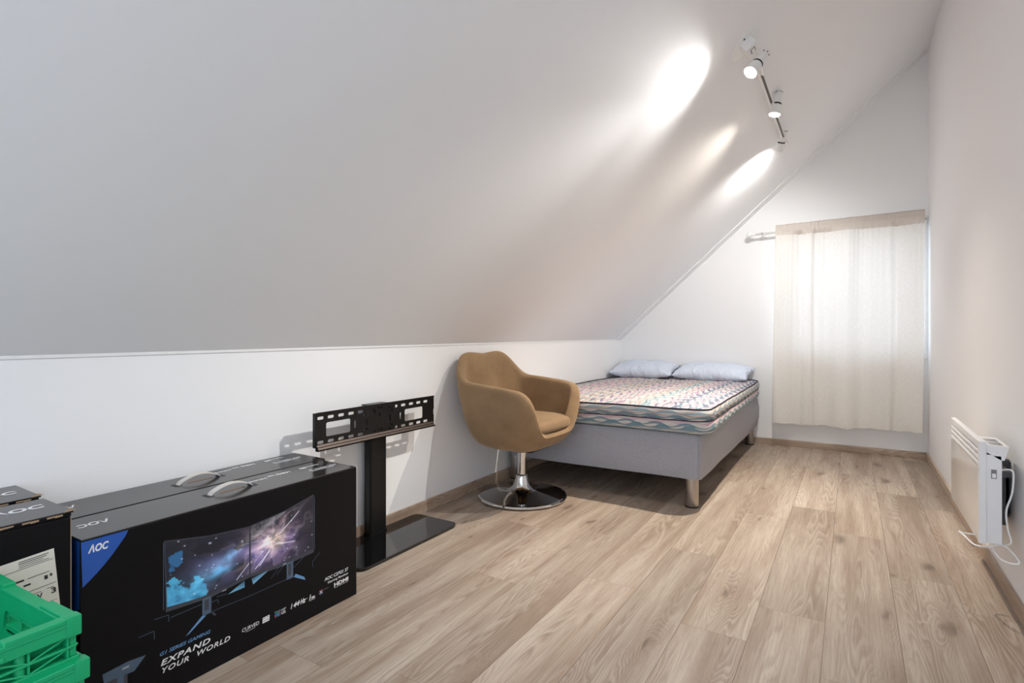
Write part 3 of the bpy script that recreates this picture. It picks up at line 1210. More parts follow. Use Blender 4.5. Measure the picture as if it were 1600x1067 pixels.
f = b.faces.new([v[-1] for v in vs])
bmesh.ops.translate(b, verts=b.verts, vec=(0.032, -0.042, 0))
shell = build('seat_shell', b, M['velour'], chair, None)
sm = shell.modifiers.new('smooth', 'SMOOTH'); sm.factor = 0.5; sm.iterations = 4
sd = shell.modifiers.new('subsurf', 'SUBSURF'); sd.levels = 1; sd.render_levels = 1
# seat cushion
b = BM()
rings = []
for k, z in ((0.90, 0.405), (0.97, 0.412), (1.0, 0.430), (0.985, 0.448), (0.94, 0.461), (0.82, 0.470), (0.6, 0.475), (0.3, 0.477), (0.03, 0.477)):
    rg = []
    for q in range(80):
        th = 2 * math.pi * q / 80
        x, y = plan(th, k, 0.212, 0.250, 3.6)
        rg.append(Vector((x + 0.050, y - 0.042, z - 0.012 * (x + 0.2) * 0.3 + 0.004)))
    rings.append(rg)
ring_loft(b, rings)
build('seat_cushion', b, M['velour'], chair, True)

# ------------------------------------------------------------------ TV floor stand
ST = Vector((-1.76, 1.80, 0))
stand = thing('tv_stand', 'black television floor stand with a slotted mount plate and glass base', 'TV stand', ST)
b = BM()
append(b, plate([rrect(-1.893, 1.50, -1.622, 2.112, 0.035, 8)], 0.008), Matrix.Translation((0, 0, 0.012)))
gb = build('glass_base', b, M['black_glass'], stand, 40, ST)
for x, y in ((-1.65, 1.53), (-1.65, 2.08), (-1.865, 1.53), (-1.865, 2.08)):
    b = BM(); lathe(b, [(0.012, 0.0), (0.012, 0.0085)], 16, 0, Matrix.Translation((x, y, 0))); build('foot', b, M['rubber'], gb, 40, ST)
b = BM(); append(b, plate([rrect(-1.897, 1.755, -1.848, 1.868, 0.012, 5)], 0.008), Matrix.Translation((0, 0, 0.020)))
build('collar', b, M['black_metal'], stand, 40, ST)
b = BM()
append(b, plate([rrect(-1.894, 1.760, -1.852, 1.863, 0.008, 4)], 0.585), Matrix.Translation((0, 0, 0.024 + 0.2925)))
box(b, (-1.852, 1.767, 0.03), (-1.8505, 1.785, 0.60), 0, 0.0)
for z in (0.43, 0.405, 0.365, 0.34):
    for y in (1.812, 1.836):
        tube(b, [(-1.8525, y, z), (-1.8508, y, z)], 0.0035, 10, 1)
build('pole', b, [M['black_metal'], M['dark_slot']], stand, 40, ST)
b = BM(); box(b, (-1.897, 1.748, 0.607), (-1.845, 1.872, 0.613), 0, 0.002); box(b, (-1.894, 1.758, 0.600), (-1.85, 1.865, 0.608)); build('pole_cap', b, M['black_metal'], stand, 40, ST)
# mount plate with slots (holes cut right through)
Y0, Y1, Z0, Z1 = 1.425, 2.140, 0.468, 0.622
loops = [[(Y0, Z0 + 0.015), (Y1, Z0 + 0.015), (Y1, Z1 - 0.006), (Y0, Z1 - 0.006)]]


def slot(cx, cz, w, h):
    return rrect(cx - w / 2, cz - h / 2, cx + w / 2, cz + h / 2, min(w, h) / 2 * 0.98, 4)


for y in (1.448, 1.499, 1.552, 1.605, 1.657, 1.816 + 0.004, 1.869, 1.922, 1.976, 2.028, 2.080):
    loops.append(slot(y, 0.598, 0.032, 0.0125))
    loops.append(slot(y, 0.501, 0.032, 0.0125))
loops += [rrect(1.475, 0.520, 1.602, 0.577, 0.008), rrect(1.931, 0.519, 2.059, 0.576, 0.008)]
for y in (1.627, 1.694, 1.833, 1.903):
    loops.append(slot(y, 0.549, 0.0095, 0.032))
for y in (1.690, 1.835):
    loops.append(slot(y, 0.582, 0.030, 0.0095)); loops.append(slot(y, 0.5175, 0.030, 0.0095))
b = BM()
append(b, plate(loops, 0.003), frame((-1.804, 0, 0), (0, 1, 0), (0, 0, 1)))
box(b, (-1.822, Y0, Z1 - 0.008), (-1.798, Y1, Z1 - 0.004), 0, 0.001)
box(b, (-1.800, Y0, Z1 - 0.006), (-1.797, Y1, Z1), 0, 0.001)
# side flanges with a notch
for ys in (Y0, Y1 - 0.003):
    lp = [(-1.822, Z0 + 0.012), (-1.800, Z0 + 0.012), (-1.800, 0.525), (-1.806, 0.531), (-1.806, 0.549), (-1.800, 0.555), (-1.800, Z1 - 0.006), (-1.822, Z1 - 0.006)]
    append(b, plate([lp], 0.003), frame((0, ys + 0.0015, 0), (1, 0, 0), (0, 0, 1)))
for y, z in ((1.742, 0.596), (1.77, 0.603), (1.786, 0.603), (1.775, 0.574), (1.742, 0.502), (1.768, 0.507), (1.786, 0.507), (1.742, 0.589)):
    tube(b, [(-1.8025, y, z), (-1.7985, y, z)], 0.006, 12, 0)
mp = build('mount_plate', b, M['black_metal'], stand, 40, ST)
b = BM()
box(b, (-1.806, Y0, Z0), (-1.790, Y1, Z0 + 0.003), 0)
box(b, (-1.8055, Y0, Z0), (-1.802, Y1, Z0 + 0.016), 0)
box(b, (-1.792, Y0, Z0), (-1.790, Y1, Z0 + 0.006), 0)
ring_loft(b, [[Vector((-1.8024, y, Z0 + 0.0235)), Vector((-1.7915, y, Z0 + 0.006)), Vector((-1.7915, y, Z0 + 0.0035)), Vector((-1.8024, y, Z0 + 0.0035))] for y in (Y0 + 0.004, Y1 - 0.004)], 1, True, True, False)
ring_loft(b, [[Vector((-1.8022, y, Z0 + 0.0165)), Vector((-1.7955, y, Z0 + 0.0155)), Vector((-1.7955, y, Z0 + 0.0135)), Vector((-1.8022, y, Z0 + 0.0135))] for y in (Y0 + 0.004, Y1 - 0.004)], 0, True, True, False)
build('lower_lip', b, [M['black_metal'], M['rail_metal']], mp, None, ST)
b = BM(); box(b, (-1.852, 1.735, 0.480), (-1.806, 1.872, 0.606), 0, 0.003); build('mount_bracket', b, M['black_metal'], stand, 40, ST)

# ------------------------------------------------------------------ boxed monitors
PX = -1.513      # front faces of the near boxes


def ink_grid(bm, quad_fn, nu, nv, col_fn, mi):
    lay = bm.loops.layers.float_color.get('Ink') or bm.loops.layers.float_color.new('Ink')
    g = [[bm.verts.new(quad_fn(i / nu, j / nv)) for i in range(nu + 1)] for j in range(nv + 1)]
    for j in range(nv):
        for i in range(nu):
            f = bm.faces.new((g[j][i], g[j][i + 1], g[j + 1][i + 1], g[j + 1][i]))
            f.material_index = mi
            for lp, (a, c) in zip(f.loops, ((i, j), (i + 1, j), (i + 1, j + 1), (i, j + 1))):
                lp[lay] = tuple(col_fn(a / nu, c / nv)) + (1.0,)


def fbm(x, y, s=0.0, o=4):
    return mnoise.fractal(Vector((x, y, s)), 1.0, 2.0, o)


def lerp3(a, b2, t):
    t = max(0, min(1, t))
    return tuple(a[i] + (b2[i] - a[i]) * t for i in range(3))


def add3(a, b2, k=1.0):
    return tuple(min(1, a[i] + b2[i] * k) for i in range(3))


def space(px, py):
    """generic nebula picture over both screens; px 0..2, py 0..1 (up)"""
    c = (0.012, 0.014, 0.026)
    n1 = fbm(px * 3.0, py * 3.0, 1.0)
    n2 = fbm(px * 7.0, py * 7.0, 5.0)
    violet = math.exp(-(((px - 0.72) / 0.42) ** 2 + ((py - 0.42) / 0.34) ** 2))
    c = add3(c, (0.10, 0.11, 0.24), violet * max(0, 0.55 + n1))
    violet2 = math.exp(-(((px - 1.30) / 0.40) ** 2 + ((py - 0.40) / 0.36) ** 2))
    c = add3(c, (0.17, 0.12, 0.33), violet2 * max(0, 0.6 + n1))
    # turquoise sheets with broken edges
    step = math.floor(n2 * 6) / 6
    if py < 0.34 + 0.22 * step - 0.10 * px and px < 0.46 + 0.05 * step:
        c = lerp3((0.02, 0.20, 0.42), (0.08, 0.46, 0.74), 0.5 + n2)
    if abs(py - 0.70 + 0.1 * step) < 0.10 and px < 0.20 + 0.06 * step and px > 0.03:
        c = (0.03, 0.15, 0.34)
    # exhaust plume
    ax, ay = px - 0.86, py - 0.63
    al, ac = -(ax * 0.72 + ay * 0.55), (ax * 0.55 - ay * 0.72)
    if al > -0.02:
        pl = math.exp(-(ac / (0.05 + 0.16 * al)) ** 2) * math.exp(-al / 0.55) * (0.75 + 0.7 * n2)
        c = add3(c, (0.18, 0.50, 0.80), max(0, pl))
    pl = math.exp(-(((px - 0.62) / 0.14) ** 2 + ((py - 0.33 - 0.05 * step) / 0.07) ** 2))
    c = add3(c, (0.08, 0.42, 0.72), pl * 0.9)
    # elongated grey hull, lit from below
    if al < 0.03 and al > -1.0:
        wid = 0.05 + 0.10 * min(1, max(0, -al) * 1.2)
        if abs(ac + 0.02) < wid:
            pat = 0.5 + 0.5 * math.sin(al * 60 + 9 * n2)
            c = lerp3((0.03, 0.035, 0.045), (0.22, 0.25, 0.28), (0.35 * pat + 0.5 * (ac / wid * 0.5 + 0.4) + 0.25 * n2))
    # burst
    ex, ey = px - 1.30, (py - 0.52) * 0.9
    r = math.hypot(ex, ey)
    an = math.atan2(ey, ex)
    ray = max(0, math.cos(an * 9 + 4 * n1)) ** 4 * math.exp(-r / 0.26)
    core = math.exp(-(r / 0.16) ** 2) * (0.8 + 0.8 * n2)
    c = add3(c, (1.0, 0.82, 0.55), max(0, core))
    c = add3(c, (0.70, 0.62, 0.66), max(0, ray) * 0.7 * (1 if r > 0.05 else 0))
    halo = math.exp(-(r / 0.34) ** 2)
    c = add3(c, (0.45, 0.30, 0.34), max(0, halo * (0.4 + n2)))
    # streaks and stars
    for sx, sy, ln, dx, dy in ((0.83, 0.02, 0.30, 0.62, 0.78), (1.06, 0.06, 0.36, 0.60, 0.80), (1.13, 0.10, 0.30, 0.50, 0.86), (1.36, 0.44, 0.34, 0.92, -0.34), (1.42, 0.60, 0.42, 0.78, 0.62)):
        q = (px - sx) * dx + (py - sy) * dy
        p = abs(-(px - sx) * dy + (py - sy) * dx)
        if 0 < q < ln and p < 0.010:
            c = add3(c, (0.75, 0.78, 0.86), 1 - p / 0.012)
    st = mnoise.cell(Vector((px * 60, py * 46, 2.0)))
    if st > 0.988:
        c = add3(c, (0.45, 0.5, 0.6), 0.8)
    return c


CARD_MATS = [M['black_card'], M['black_card_top'], M['raw_card'], M['print_white'], M['print_blue'], M['print_sky'], M['print_steel'],
             M['picture'], M['print_dark'], M['print_red'], M['print_green'], M['print_grey'], M['print_black']]


def quad(bm, pts, mi):
    f = bm.faces.new([bm.verts.new(p) for p in pts])
    f.material_index = mi
    return f


def carton(bm, x0, x1, y0, y1, z1, flap=0.0):
    """closed card box: body, lid in slightly glossier card, a few raw edges"""
    box(bm, (x0, y0, 0.0), (x1, y1, z1 - 0.004), 0, 0.003, 2)
    # lid made of two flaps meeting on a line, edges a little proud
    box(bm, (x0 + 0.001, y0 + 0.002, z1 - 0.005), (x1 - 0.001, y1 - 0.002, z1), 1, 0.0015, 1)


def front_print(bm, X):
    P = lambda y, z, k=0.0006: Vector((X + k, y, z))
    F = lambda y, z: frame((X + 0.0007, y, z), (0, 1, 0), (0, 0, 1))
    T = lambda s, y, z, h, w, mi=3, **k: append(bm, text_mesh(s, h, w, **k), F(y, z), mi)
    # blue corner with a bowed long edge
    pts = [P(0.5445, 0.4545), P(0.5475, 0.349)]
    for t in (0.15, 0.3, 0.45, 0.6, 0.75, 0.9):
        y = 0.5475 + (0.645 - 0.5475) * t
        z = 0.349 + (0.4545 - 0.349) * t + 0.010 * math.sin(math.pi * t) * -0.9
        pts.append(P(y, z))
    pts.append(P(0.642, 0.4545))
    quad(bm, pts, 4)
    T('\u039bOC', 0.558, 0.425, 0.0165, 0.042, 3, bold=0.05, shear=0.25)
    # two monitors: bezel lines, pictures
    def left(u, v):
        y = 0.731 + (0.959 - 0.731) * u + 0.004 * v * (1 - u) * -1
        zt = 0.397 - 0.032 * u - 0.006 * math.sin(math.pi * u)
        zb = 0.226 - 0.010 * math.sin(math.pi * u)
        return P(y, zb + (zt - zb) * v, 0.0007)

    def right(u, v):
        y = 0.964 + (1.186 - 0.964) * u
        zt = 0.366 + 0.036 * u - 0.006 * math.sin(math.pi * u)
        zb = 0.226 - 0.006 * math.sin(math.pi * u)
        return P(y, zb + (zt - zb) * v, 0.0007)
    for fn, off in ((left, 0.0), (right, 1.0)):
        quad(bm, [fn(-0.012, -0.075) - Vector((0.0003, 0, 0)), fn(0.5, -0.075) - Vector((0.0003, 0, 0)), fn(1.008, -0.075) - Vector((0.0003, 0, 0)), fn(1.008, 1.015) - Vector((0.0003, 0, 0)), fn(0.5, 1.015) - Vector((0.0003, 0, 0)), fn(-0.012, 1.015) - Vector((0.0003, 0, 0))], 8)
        ink_grid(bm, fn, 150, 100, lambda u, v, o=off: space(o + u, v), 7)
    T('\u039bOC', 0.878, 0.2068, 0.0035, 0.012, 3)
    T('\u039bOC', 1.072, 0.2120, 0.0035, 0.012, 3)
    for y0 in (0.722, 1.1895):
        quad(bm, [P(y0, 0.222), P(y0 + 0.0015, 0.222), P(y0 + 0.0015, 0.396), P(y0, 0.396)], 6)
    # stands
    for y0, y1, zt, zb in ((0.822, 0.847, 0.209, 0.162), (1.085, 1.109, 0.214, 0.160)):
        quad(bm, [P(y0, zb), P(y1, zb), P(y1, zt), P(y0, zt)], 6)
        quad(bm, [P(y0 + 0.006, zb + 0.012, 0.0008), P(y1 - 0.007, zb + 0.012, 0.0008), P(y1 - 0.007, zt - 0.006, 0.0008), P(y0 + 0.006, zt - 0.006, 0.0008)], 8)
    quad(bm, [P(0.778, 0.128), P(0.788, 0.131), P(0.832, 0.160), P(0.823, 0.165)], 5)
    quad(bm, [P(0.847, 0.160), P(0.856, 0.148), P(0.861, 0.150), P(0.852, 0.163)], 8)
    quad(bm, [P(1.111, 0.160), P(1.155, 0.134), P(1.150, 0.146), P(1.118, 0.168)], 5)
    # glow wedges and floor lines
    lay = bm.loops.layers.float_color.get('Ink')
    for a, c, d in ((P(0.895, 0.193), P(0.945, 0.193), P(0.945, 0.213)), (P(0.972, 0.191), P(1.022, 0.214), P(0.966, 0.211))):
        f = quad(bm, [a, c, d], 7)
        for lp, v in zip(f.loops, ((0.20, 0.50, 0.72), (0.12, 0.34, 0.56), (0.02, 0.05, 0.10))):
            lp[lay] = v + (1,)
    def line(y0, z0, y1, z1, w=0.0012, mi=6):
        d = Vector((0, y1 - y0, z1 - z0)).normalized()
        nn = Vector((0, -d.z, d.y)) * w / 2
        quad(bm, [P(y0, z0) - nn, P(y1, z1) - nn, P(y1, z1) + nn, P(y0, z0) + nn], mi)
    for q in ((0.850, 0.164, 0.961, 0.161), (0.961, 0.161, 1.086, 0.163), (0.70, 0.207, 0.735, 0.204), (0.735, 0.204, 0.736, 0.186), (0.74, 0.195, 0.820, 0.196),
              (0.848, 0.190, 0.866, 0.190), (0.866, 0.190, 0.867, 0.178), (0.862, 0.199, 0.892, 0.196), (1.03, 0.186, 1.060, 0.212), (1.05, 0.190, 1.078, 0.212),
              (1.110, 0.190, 1.150, 0.212), (1.182, 0.183, 1.212, 0.205), (1.182, 0.183, 1.183, 0.166), (0.665, 0.178, 0.70, 0.178), (0.70, 0.178, 0.701, 0.156)):
        line(*q)
    # small rear view of a monitor in the lower left corner
    quad(bm, [P(0.587, 0.127), P(0.640, 0.131), P(0.681, 0.127), P(0.655, 0.100), P(0.590, 0.104)], 6)
    quad(bm, [P(0.589, 0.104), P(0.640, 0.102), P(0.640, 0.072), P(0.589, 0.070)], 8)
    quad(bm, [P(0.618, 0.103, 0.0008), P(0.632, 0.103, 0.0008), P(0.632, 0.04, 0.0008), P(0.618, 0.04, 0.0008)], 6)
    T('\u039bOC', 0.628, 0.116, 0.005, 0.016, 3, shear=0.2)
    # words
    T('G1 SERIES GAMING', 0.714, 0.1065, 0.0090, 0.131, 5, bold=0.02, shear=0.30)
    T('EXPAND', 0.716, 0.0800, 0.0145, 0.128, 3, bold=0.03, shear=0.25, space=1.15)
    T('YOUR  WORLD', 0.719, 0.0595, 0.0135, 0.182, 3, bold=0.02, shear=0.25, space=1.15)
    T('CURVED', 0.937, 0.0640, 0.0105, 0.054, 3, shear=0.15)
    line(0.948, 0.0600, 0.978, 0.0600, 0.0009, 3)
    quad(bm, [P(1.002, 0.0605), P(1.025, 0.0605), P(1.026, 0.0775), P(1.003, 0.0775)], 3)
    T('FULL HD', 1.004, 0.0725, 0.0033, 0.019, 12)
    T('1920x1080', 1.004, 0.0645, 0.0028, 0.019, 12)
    for i in range(4):
        for j in range(4):
            mi = ((9, 4, 10, 4), (11, 5, 5, 9), (4, 4, 10, 6), (10, 10, 9, 5))[j][i]
            y, z = 1.0435 + i * 0.0053, 0.0595 + j * 0.0047
            quad(bm, [P(y, z), P(y + 0.0044, z), P(y + 0.0044, z + 0.0038), P(y, z + 0.0038)], mi)
    T('FLICKER', 1.067, 0.0735, 0.0030, 0.016, 3)
    T('FREE', 1.067, 0.0690, 0.0030, 0.012, 3)
    T('UX', 1.067, 0.0600, 0.0068, 0.015, 3, bold=0.03)
    T('1', 1.100, 0.0625, 0.0150, 0.006, 3, bold=0.03, shear=0.3)
    T('44', 1.109, 0.0625, 0.0150, 0.024, 3, bold=0.03, shear=0.3)
    T('Hz', 1.136, 0.0625, 0.0150, 0.020, 3, bold=0.04, shear=0.3)
    line(1.112, 0.0700, 1.163, 0.0716, 0.0012, 3)
    T('1', 1.170, 0.0625, 0.0155, 0.006, 3, bold=0.03, shear=0.2)
    T('ms', 1.1785, 0.0625, 0.0095, 0.013, 3, bold=0.05)
    line(1.169, 0.0590, 1.193, 0.0590, 0.0010, 3)
    for a0 in range(0, 360, 30):
        a1 = a0 + 24
        line(1.2165 + 0.0078 * math.cos(R(a0)), 0.0695 + 0.0078 * math.sin(R(a0)), 1.2165 + 0.0078 * math.cos(R(a1)), 0.0695 + 0.0078 * math.sin(R(a1)), 0.0014, 9 if a0 < 180 else 5)
    for sgn in (-1, 1):
        line(1.2165 - 0.0045, 0.0695 - 0.0045 * sgn, 1.2165 + 0.0045, 0.0695 + 0.0045 * sgn, 0.0022, 3)
    T('FreeSync', 1.2265, 0.0720, 0.0032, 0.021, 11)
    T('HDMI', 1.271, 0.0655, 0.0125, 0.062, 3, bold=0.05)
    line(1.271, 0.0615, 1.333, 0.0615, 0.0009, 3)
    T('AOC C27G1 27', 1.231, 0.1005, 0.0105, 0.102, 3, bold=0.02, shear=0.12)
    T('Gaming Monitor', 1.244, 0.0872, 0.0072, 0.089, 3, bold=0.01)


def top_print_long(bm, xf, z):
    """row of marks on the lid, read from the wall side; xf = front edge x"""
    F = lambda x, y: frame((x, y, z + 0.0005), (0, -1, 0), (1, 0, 0))
    T = lambda s, x, y, h, w, mi=3, **k: append(bm, text_mesh(s, h, w, **k), F(x, y), mi)
    # near end logo
    T('\u039bOC', xf - 0.122, 0.647, 0.026, 0.072, 3, bold=0.05, shear=0.2)
    # far end words
    T('AOC C27G1 27', xf - 0.098, 1.356, 0.0135, 0.118, 3, bold=0.02)
    T('Gaming Monitor', xf - 0.080, 1.335, 0.009, 0.095, 3)
    T('CURVED', xf - 0.150, 1.318, 0.013, 0.062, 3)
    T('HDMI', xf - 0.136, 1.102, 0.014, 0.060, 3, bold=0.04)
    T('144Hz', xf - 0.146, 1.198, 0.017, 0.055, 3, bold=0.05, shear=0.2)
    T('1ms', xf - 0.146, 1.138, 0.016, 0.024, 3, bold=0.06)
    for k in range(5):
        append(bm, text_mesh('UX', 0.008, 0.012), F(xf - 0.142, 1.268 - 0.014 * (k % 3)), 11)
    q = 0.0005
    quad(bm, [Vector((xf - 0.148, 1.238, z + q)), Vector((xf - 0.130, 1.238, z + q)), Vector((xf - 0.130, 1.214 + 0.048, z + q)), Vector((xf - 0.148, 1.262, z + q))], 3)
    T('FreeSync', xf - 0.156, 1.100, 0.007, 0.040, 11)


def carry_handle(x, y, z, parent, origin):
    """bowed plastic strap poking from two slots in the lid"""
    bb = BM()
    prof = []
    for k in range(17):
        t = k / 16
        prof.append((y - 0.068 + 0.136 * t, 0.021 * math.sin(math.pi * t) ** 0.8 if 0 < t < 1 else -0.004))
    rings = []
    for yy, h in prof:
        rings.append([Vector((x - 0.011, yy, z + h)), Vector((x + 0.011, yy, z + h)), Vector((x + 0.011, yy, z + h + 0.003)), Vector((x - 0.011, yy, z + h + 0.003))])
    ring_loft(bb, rings, 0, True, True, False)
    h = build('carry_handle', bb, M['strap'], parent, 30, origin)
    return h


def lid_slots(bm, x, y, z):
    # a printed grey panel under the strap and dark slots at its ends
    for s in (-1, 1):
        c = y + 0.070 * s
        quad(bm, [Vector((x - 0.018, c - 0.010, z + 0.0004)), Vector((x + 0.018, c - 0.010, z + 0.0004)), Vector((x + 0.018, c + 0.010, z + 0.0004)), Vector((x - 0.018, c + 0.010, z + 0.0004))], 12)
    quad(bm, [Vector((x - 0.004, y - 0.03, z + 0.0004)), Vector((x + 0.008, y - 0.04, z + 0.0004)), Vector((x + 0.008, y + 0.04, z + 0.0004)), Vector((x - 0.004, y + 0.05, z + 0.0004))], 2)


GRP = 'boxed monitors along the low left wall'
HB = 0.459
# front long box
o = Vector((-1.612, 0.958, 0))
t = thing('monitor_box', 'black monitor carton with two screens pictured on its front, by the TV stand', 'box', o, GRP)
b = BM()
carton(b, PX - 0.192, PX, 0.543, 1.372, HB)
front_print(b, PX)
top_print_long(b, PX, HB)
quad(b, [Vector((PX - 0.05, 0.5425, HB - 0.002)), Vector((PX - 0.002, 0.5425, HB - 0.002)), Vector((PX - 0.002, 0.5425, 0.30)), Vector((PX - 0.05, 0.5425, 0.28))], 4)
lid_slots(b, PX - 0.098, 0.962, HB)
build('carton', b, CARD_MATS, t, None, o)
carry_handle(PX - 0.098, 0.962, HB, t, o)
# the same kind behind it against the wall
o = Vector((-1.80, 0.963, 0))
t = thing('monitor_box', 'black monitor carton against the wall, behind the carton with two screens pictured', 'box', o, GRP)
b = BM()
xb = -1.7085
carton(b, -1.893, xb, 0.548, 1.394, HB + 0.001)
top_print_long(b, xb - 0.008, HB + 0.001)
lid_slots(b, xb - 0.092, 0.968, HB + 0.001)
quad(b, [Vector((xb + 0.0004, 0.549, HB)), Vector((xb + 0.0004, 0.549, 0.36)), Vector((xb + 0.0004, 0.64, HB - 0.003))], 4)
build('carton', b, CARD_MATS, t, None, o)
carry_handle(xb - 0.092, 0.968, HB + 0.001, t, o)
# two taller cartons, their ends towards the long ones
HL = 0.532
for k, (x1, ye, lab) in enumerate(((-1.514, 0.526, 'taller black monitor carton with a white delivery label, behind the green crates'),
                                   (-1.722, 0.532, 'taller black monitor carton against the wall beside the carton with a delivery label'))):
    o = Vector((x1 - 0.09, 0.12, 0))
    t = thing('monitor_box', lab, 'box', o, GRP)
    b = BM()
    x0 = x1 - 0.178
    box(b, (x0, -0.30, 0.0), (x1, ye, HL - 0.012), 0, 0.003, 2)
    # lid flap slightly sprung, its raw edge showing
    box(b, (x0 + 0.002, -0.298, HL - 0.012), (x1 - 0.004, ye + 0.002, HL - 0.004), 0, 0.001, 1)
    mlid = Matrix.Translation((0, 0, HL - 0.004)) @ Matrix.Rotation(R(0.25), 4, 'Y')
    box(b, (x0 + 0.001, -0.299, HL - 0.0042), (x1 - 0.003, ye + 0.006, HL), 1, 0.001, 1)
    for q in range(14):
        yy = ye - 0.20 + 0.2 * q / 14
        ln = 0.010 + 0.006 * random.random()
        if q % 3 != 1:
            quad(b, [Vector((x1 - 0.0035, yy, HL - 0.0005)), Vector((x1 - 0.0035, yy + 0.0145, HL - 0.0005)), Vector((x1 - 0.0025, yy + 0.0145, HL - 0.001 - ln * 0.5)), Vector((x1 - 0.0025, yy, HL - 0.001 - ln * 0.6))], 2)
    # dog-eared corner
    quad(b, [Vector((x1 - 0.03, ye + 0.006, HL + 0.0006)), Vector((x1 - 0.003, ye + 0.012, HL + 0.0006)), Vector((x1 + 0.002, ye - 0.015, HL + 0.0006)), Vector((x1 - 0.012, ye - 0.006, HL + 0.0008))], 2)
    # raw vertical edge
    box(b, (x1 - 0.004, ye - 0.001, 0.01), (x1 + 0.0006, ye + 0.0008, HL - 0.014), 2)
    F = frame((x1 - 0.090 if k == 0 else x1 - 0.078, 0.412 if k == 0 else 0.418, HL + 0.0005), (0, 1, 0), (-1, 0, 0))
    append(b, text_mesh('\u039bOC', 0.030, 0.098, bold=0.05, shear=0.15), F, 3)
    build('carton', b, CARD_MATS, t, None, o)
    if k == 0:
        # delivery label, a little askew
        b = BM()
        c0, ey = Vector((x1, 0.494, 0.459)), None
        rot = R(-5)
        mL = frame((x1 + 0.0012, 0.494, 0.459), (0, math.cos(rot), math.sin(rot) * -1), (0, math.sin(rot), math.cos(rot)))
        append(b, plate([[(-0.17, -0.19), (0, -0.19), (0, 0), (-0.17, 0)]], 0.0006), mL, 0)
        for y0, y1, z, h in ((-0.168, -0.003, -0.022, 0.0010), (-0.168, -0.003, -0.076, 0.0012), (-0.168, -0.10, -0.040, 0.0008), (-0.168, -0.003, -0.115, 0.0008),
                             (-0.062, -0.010, -0.006, 0.0016), (-0.062, -0.014, -0.010, 0.0016), (-0.062, -0.020, -0.014, 0.0012), (-0.062, -0.010, -0.018, 0.0012),
                             (-0.15, -0.105, -0.016, 0.0018), (-0.095, -0.056, -0.047, 0.004), (-0.05, -0.012, -0.047, 0.0014), (-0.13, -0.10, -0.034, 0.0014), (-0.100, -0.08, -0.056, 0.0014),
                             (-0.022, -0.016, -0.058, 0.009), (-0.012, -0.008, -0.056, 0.006), (-0.058, -0.046, -0.060, 0.004), (-0.07, -0.03, -0.085, 0.0012), (-0.02, -0.008, -0.084, 0.0012),
                             (-0.15, -0.06, -0.14, 0.002), (-0.15, -0.08, -0.15, 0.002)):
            quad(b, [mL @ Vector((y0, z - h / 2, 0.0006)), mL @ Vector((y1, z - h / 2, 0.0006)), mL @ Vector((y1, z + h / 2, 0.0006)), mL @ Vector((y0, z + h / 2, 0.0006))], 1)
        append(b, text_mesh('V', 0.0115, 0.010, bold=0.04), mL @ Matrix.Translation((-0.038, -0.100, 0.0006)), 1)
        append(b, text_mesh('3', 0.0115, 0.009, bold=0.04), mL @ Matrix.Translation((-0.013, -0.098, 0.0006)), 1)
        lb = build('delivery_label', b, [M['paper'], M['print_black']], t, None, o)
        lb['label'] = 'white delivery label with black print'


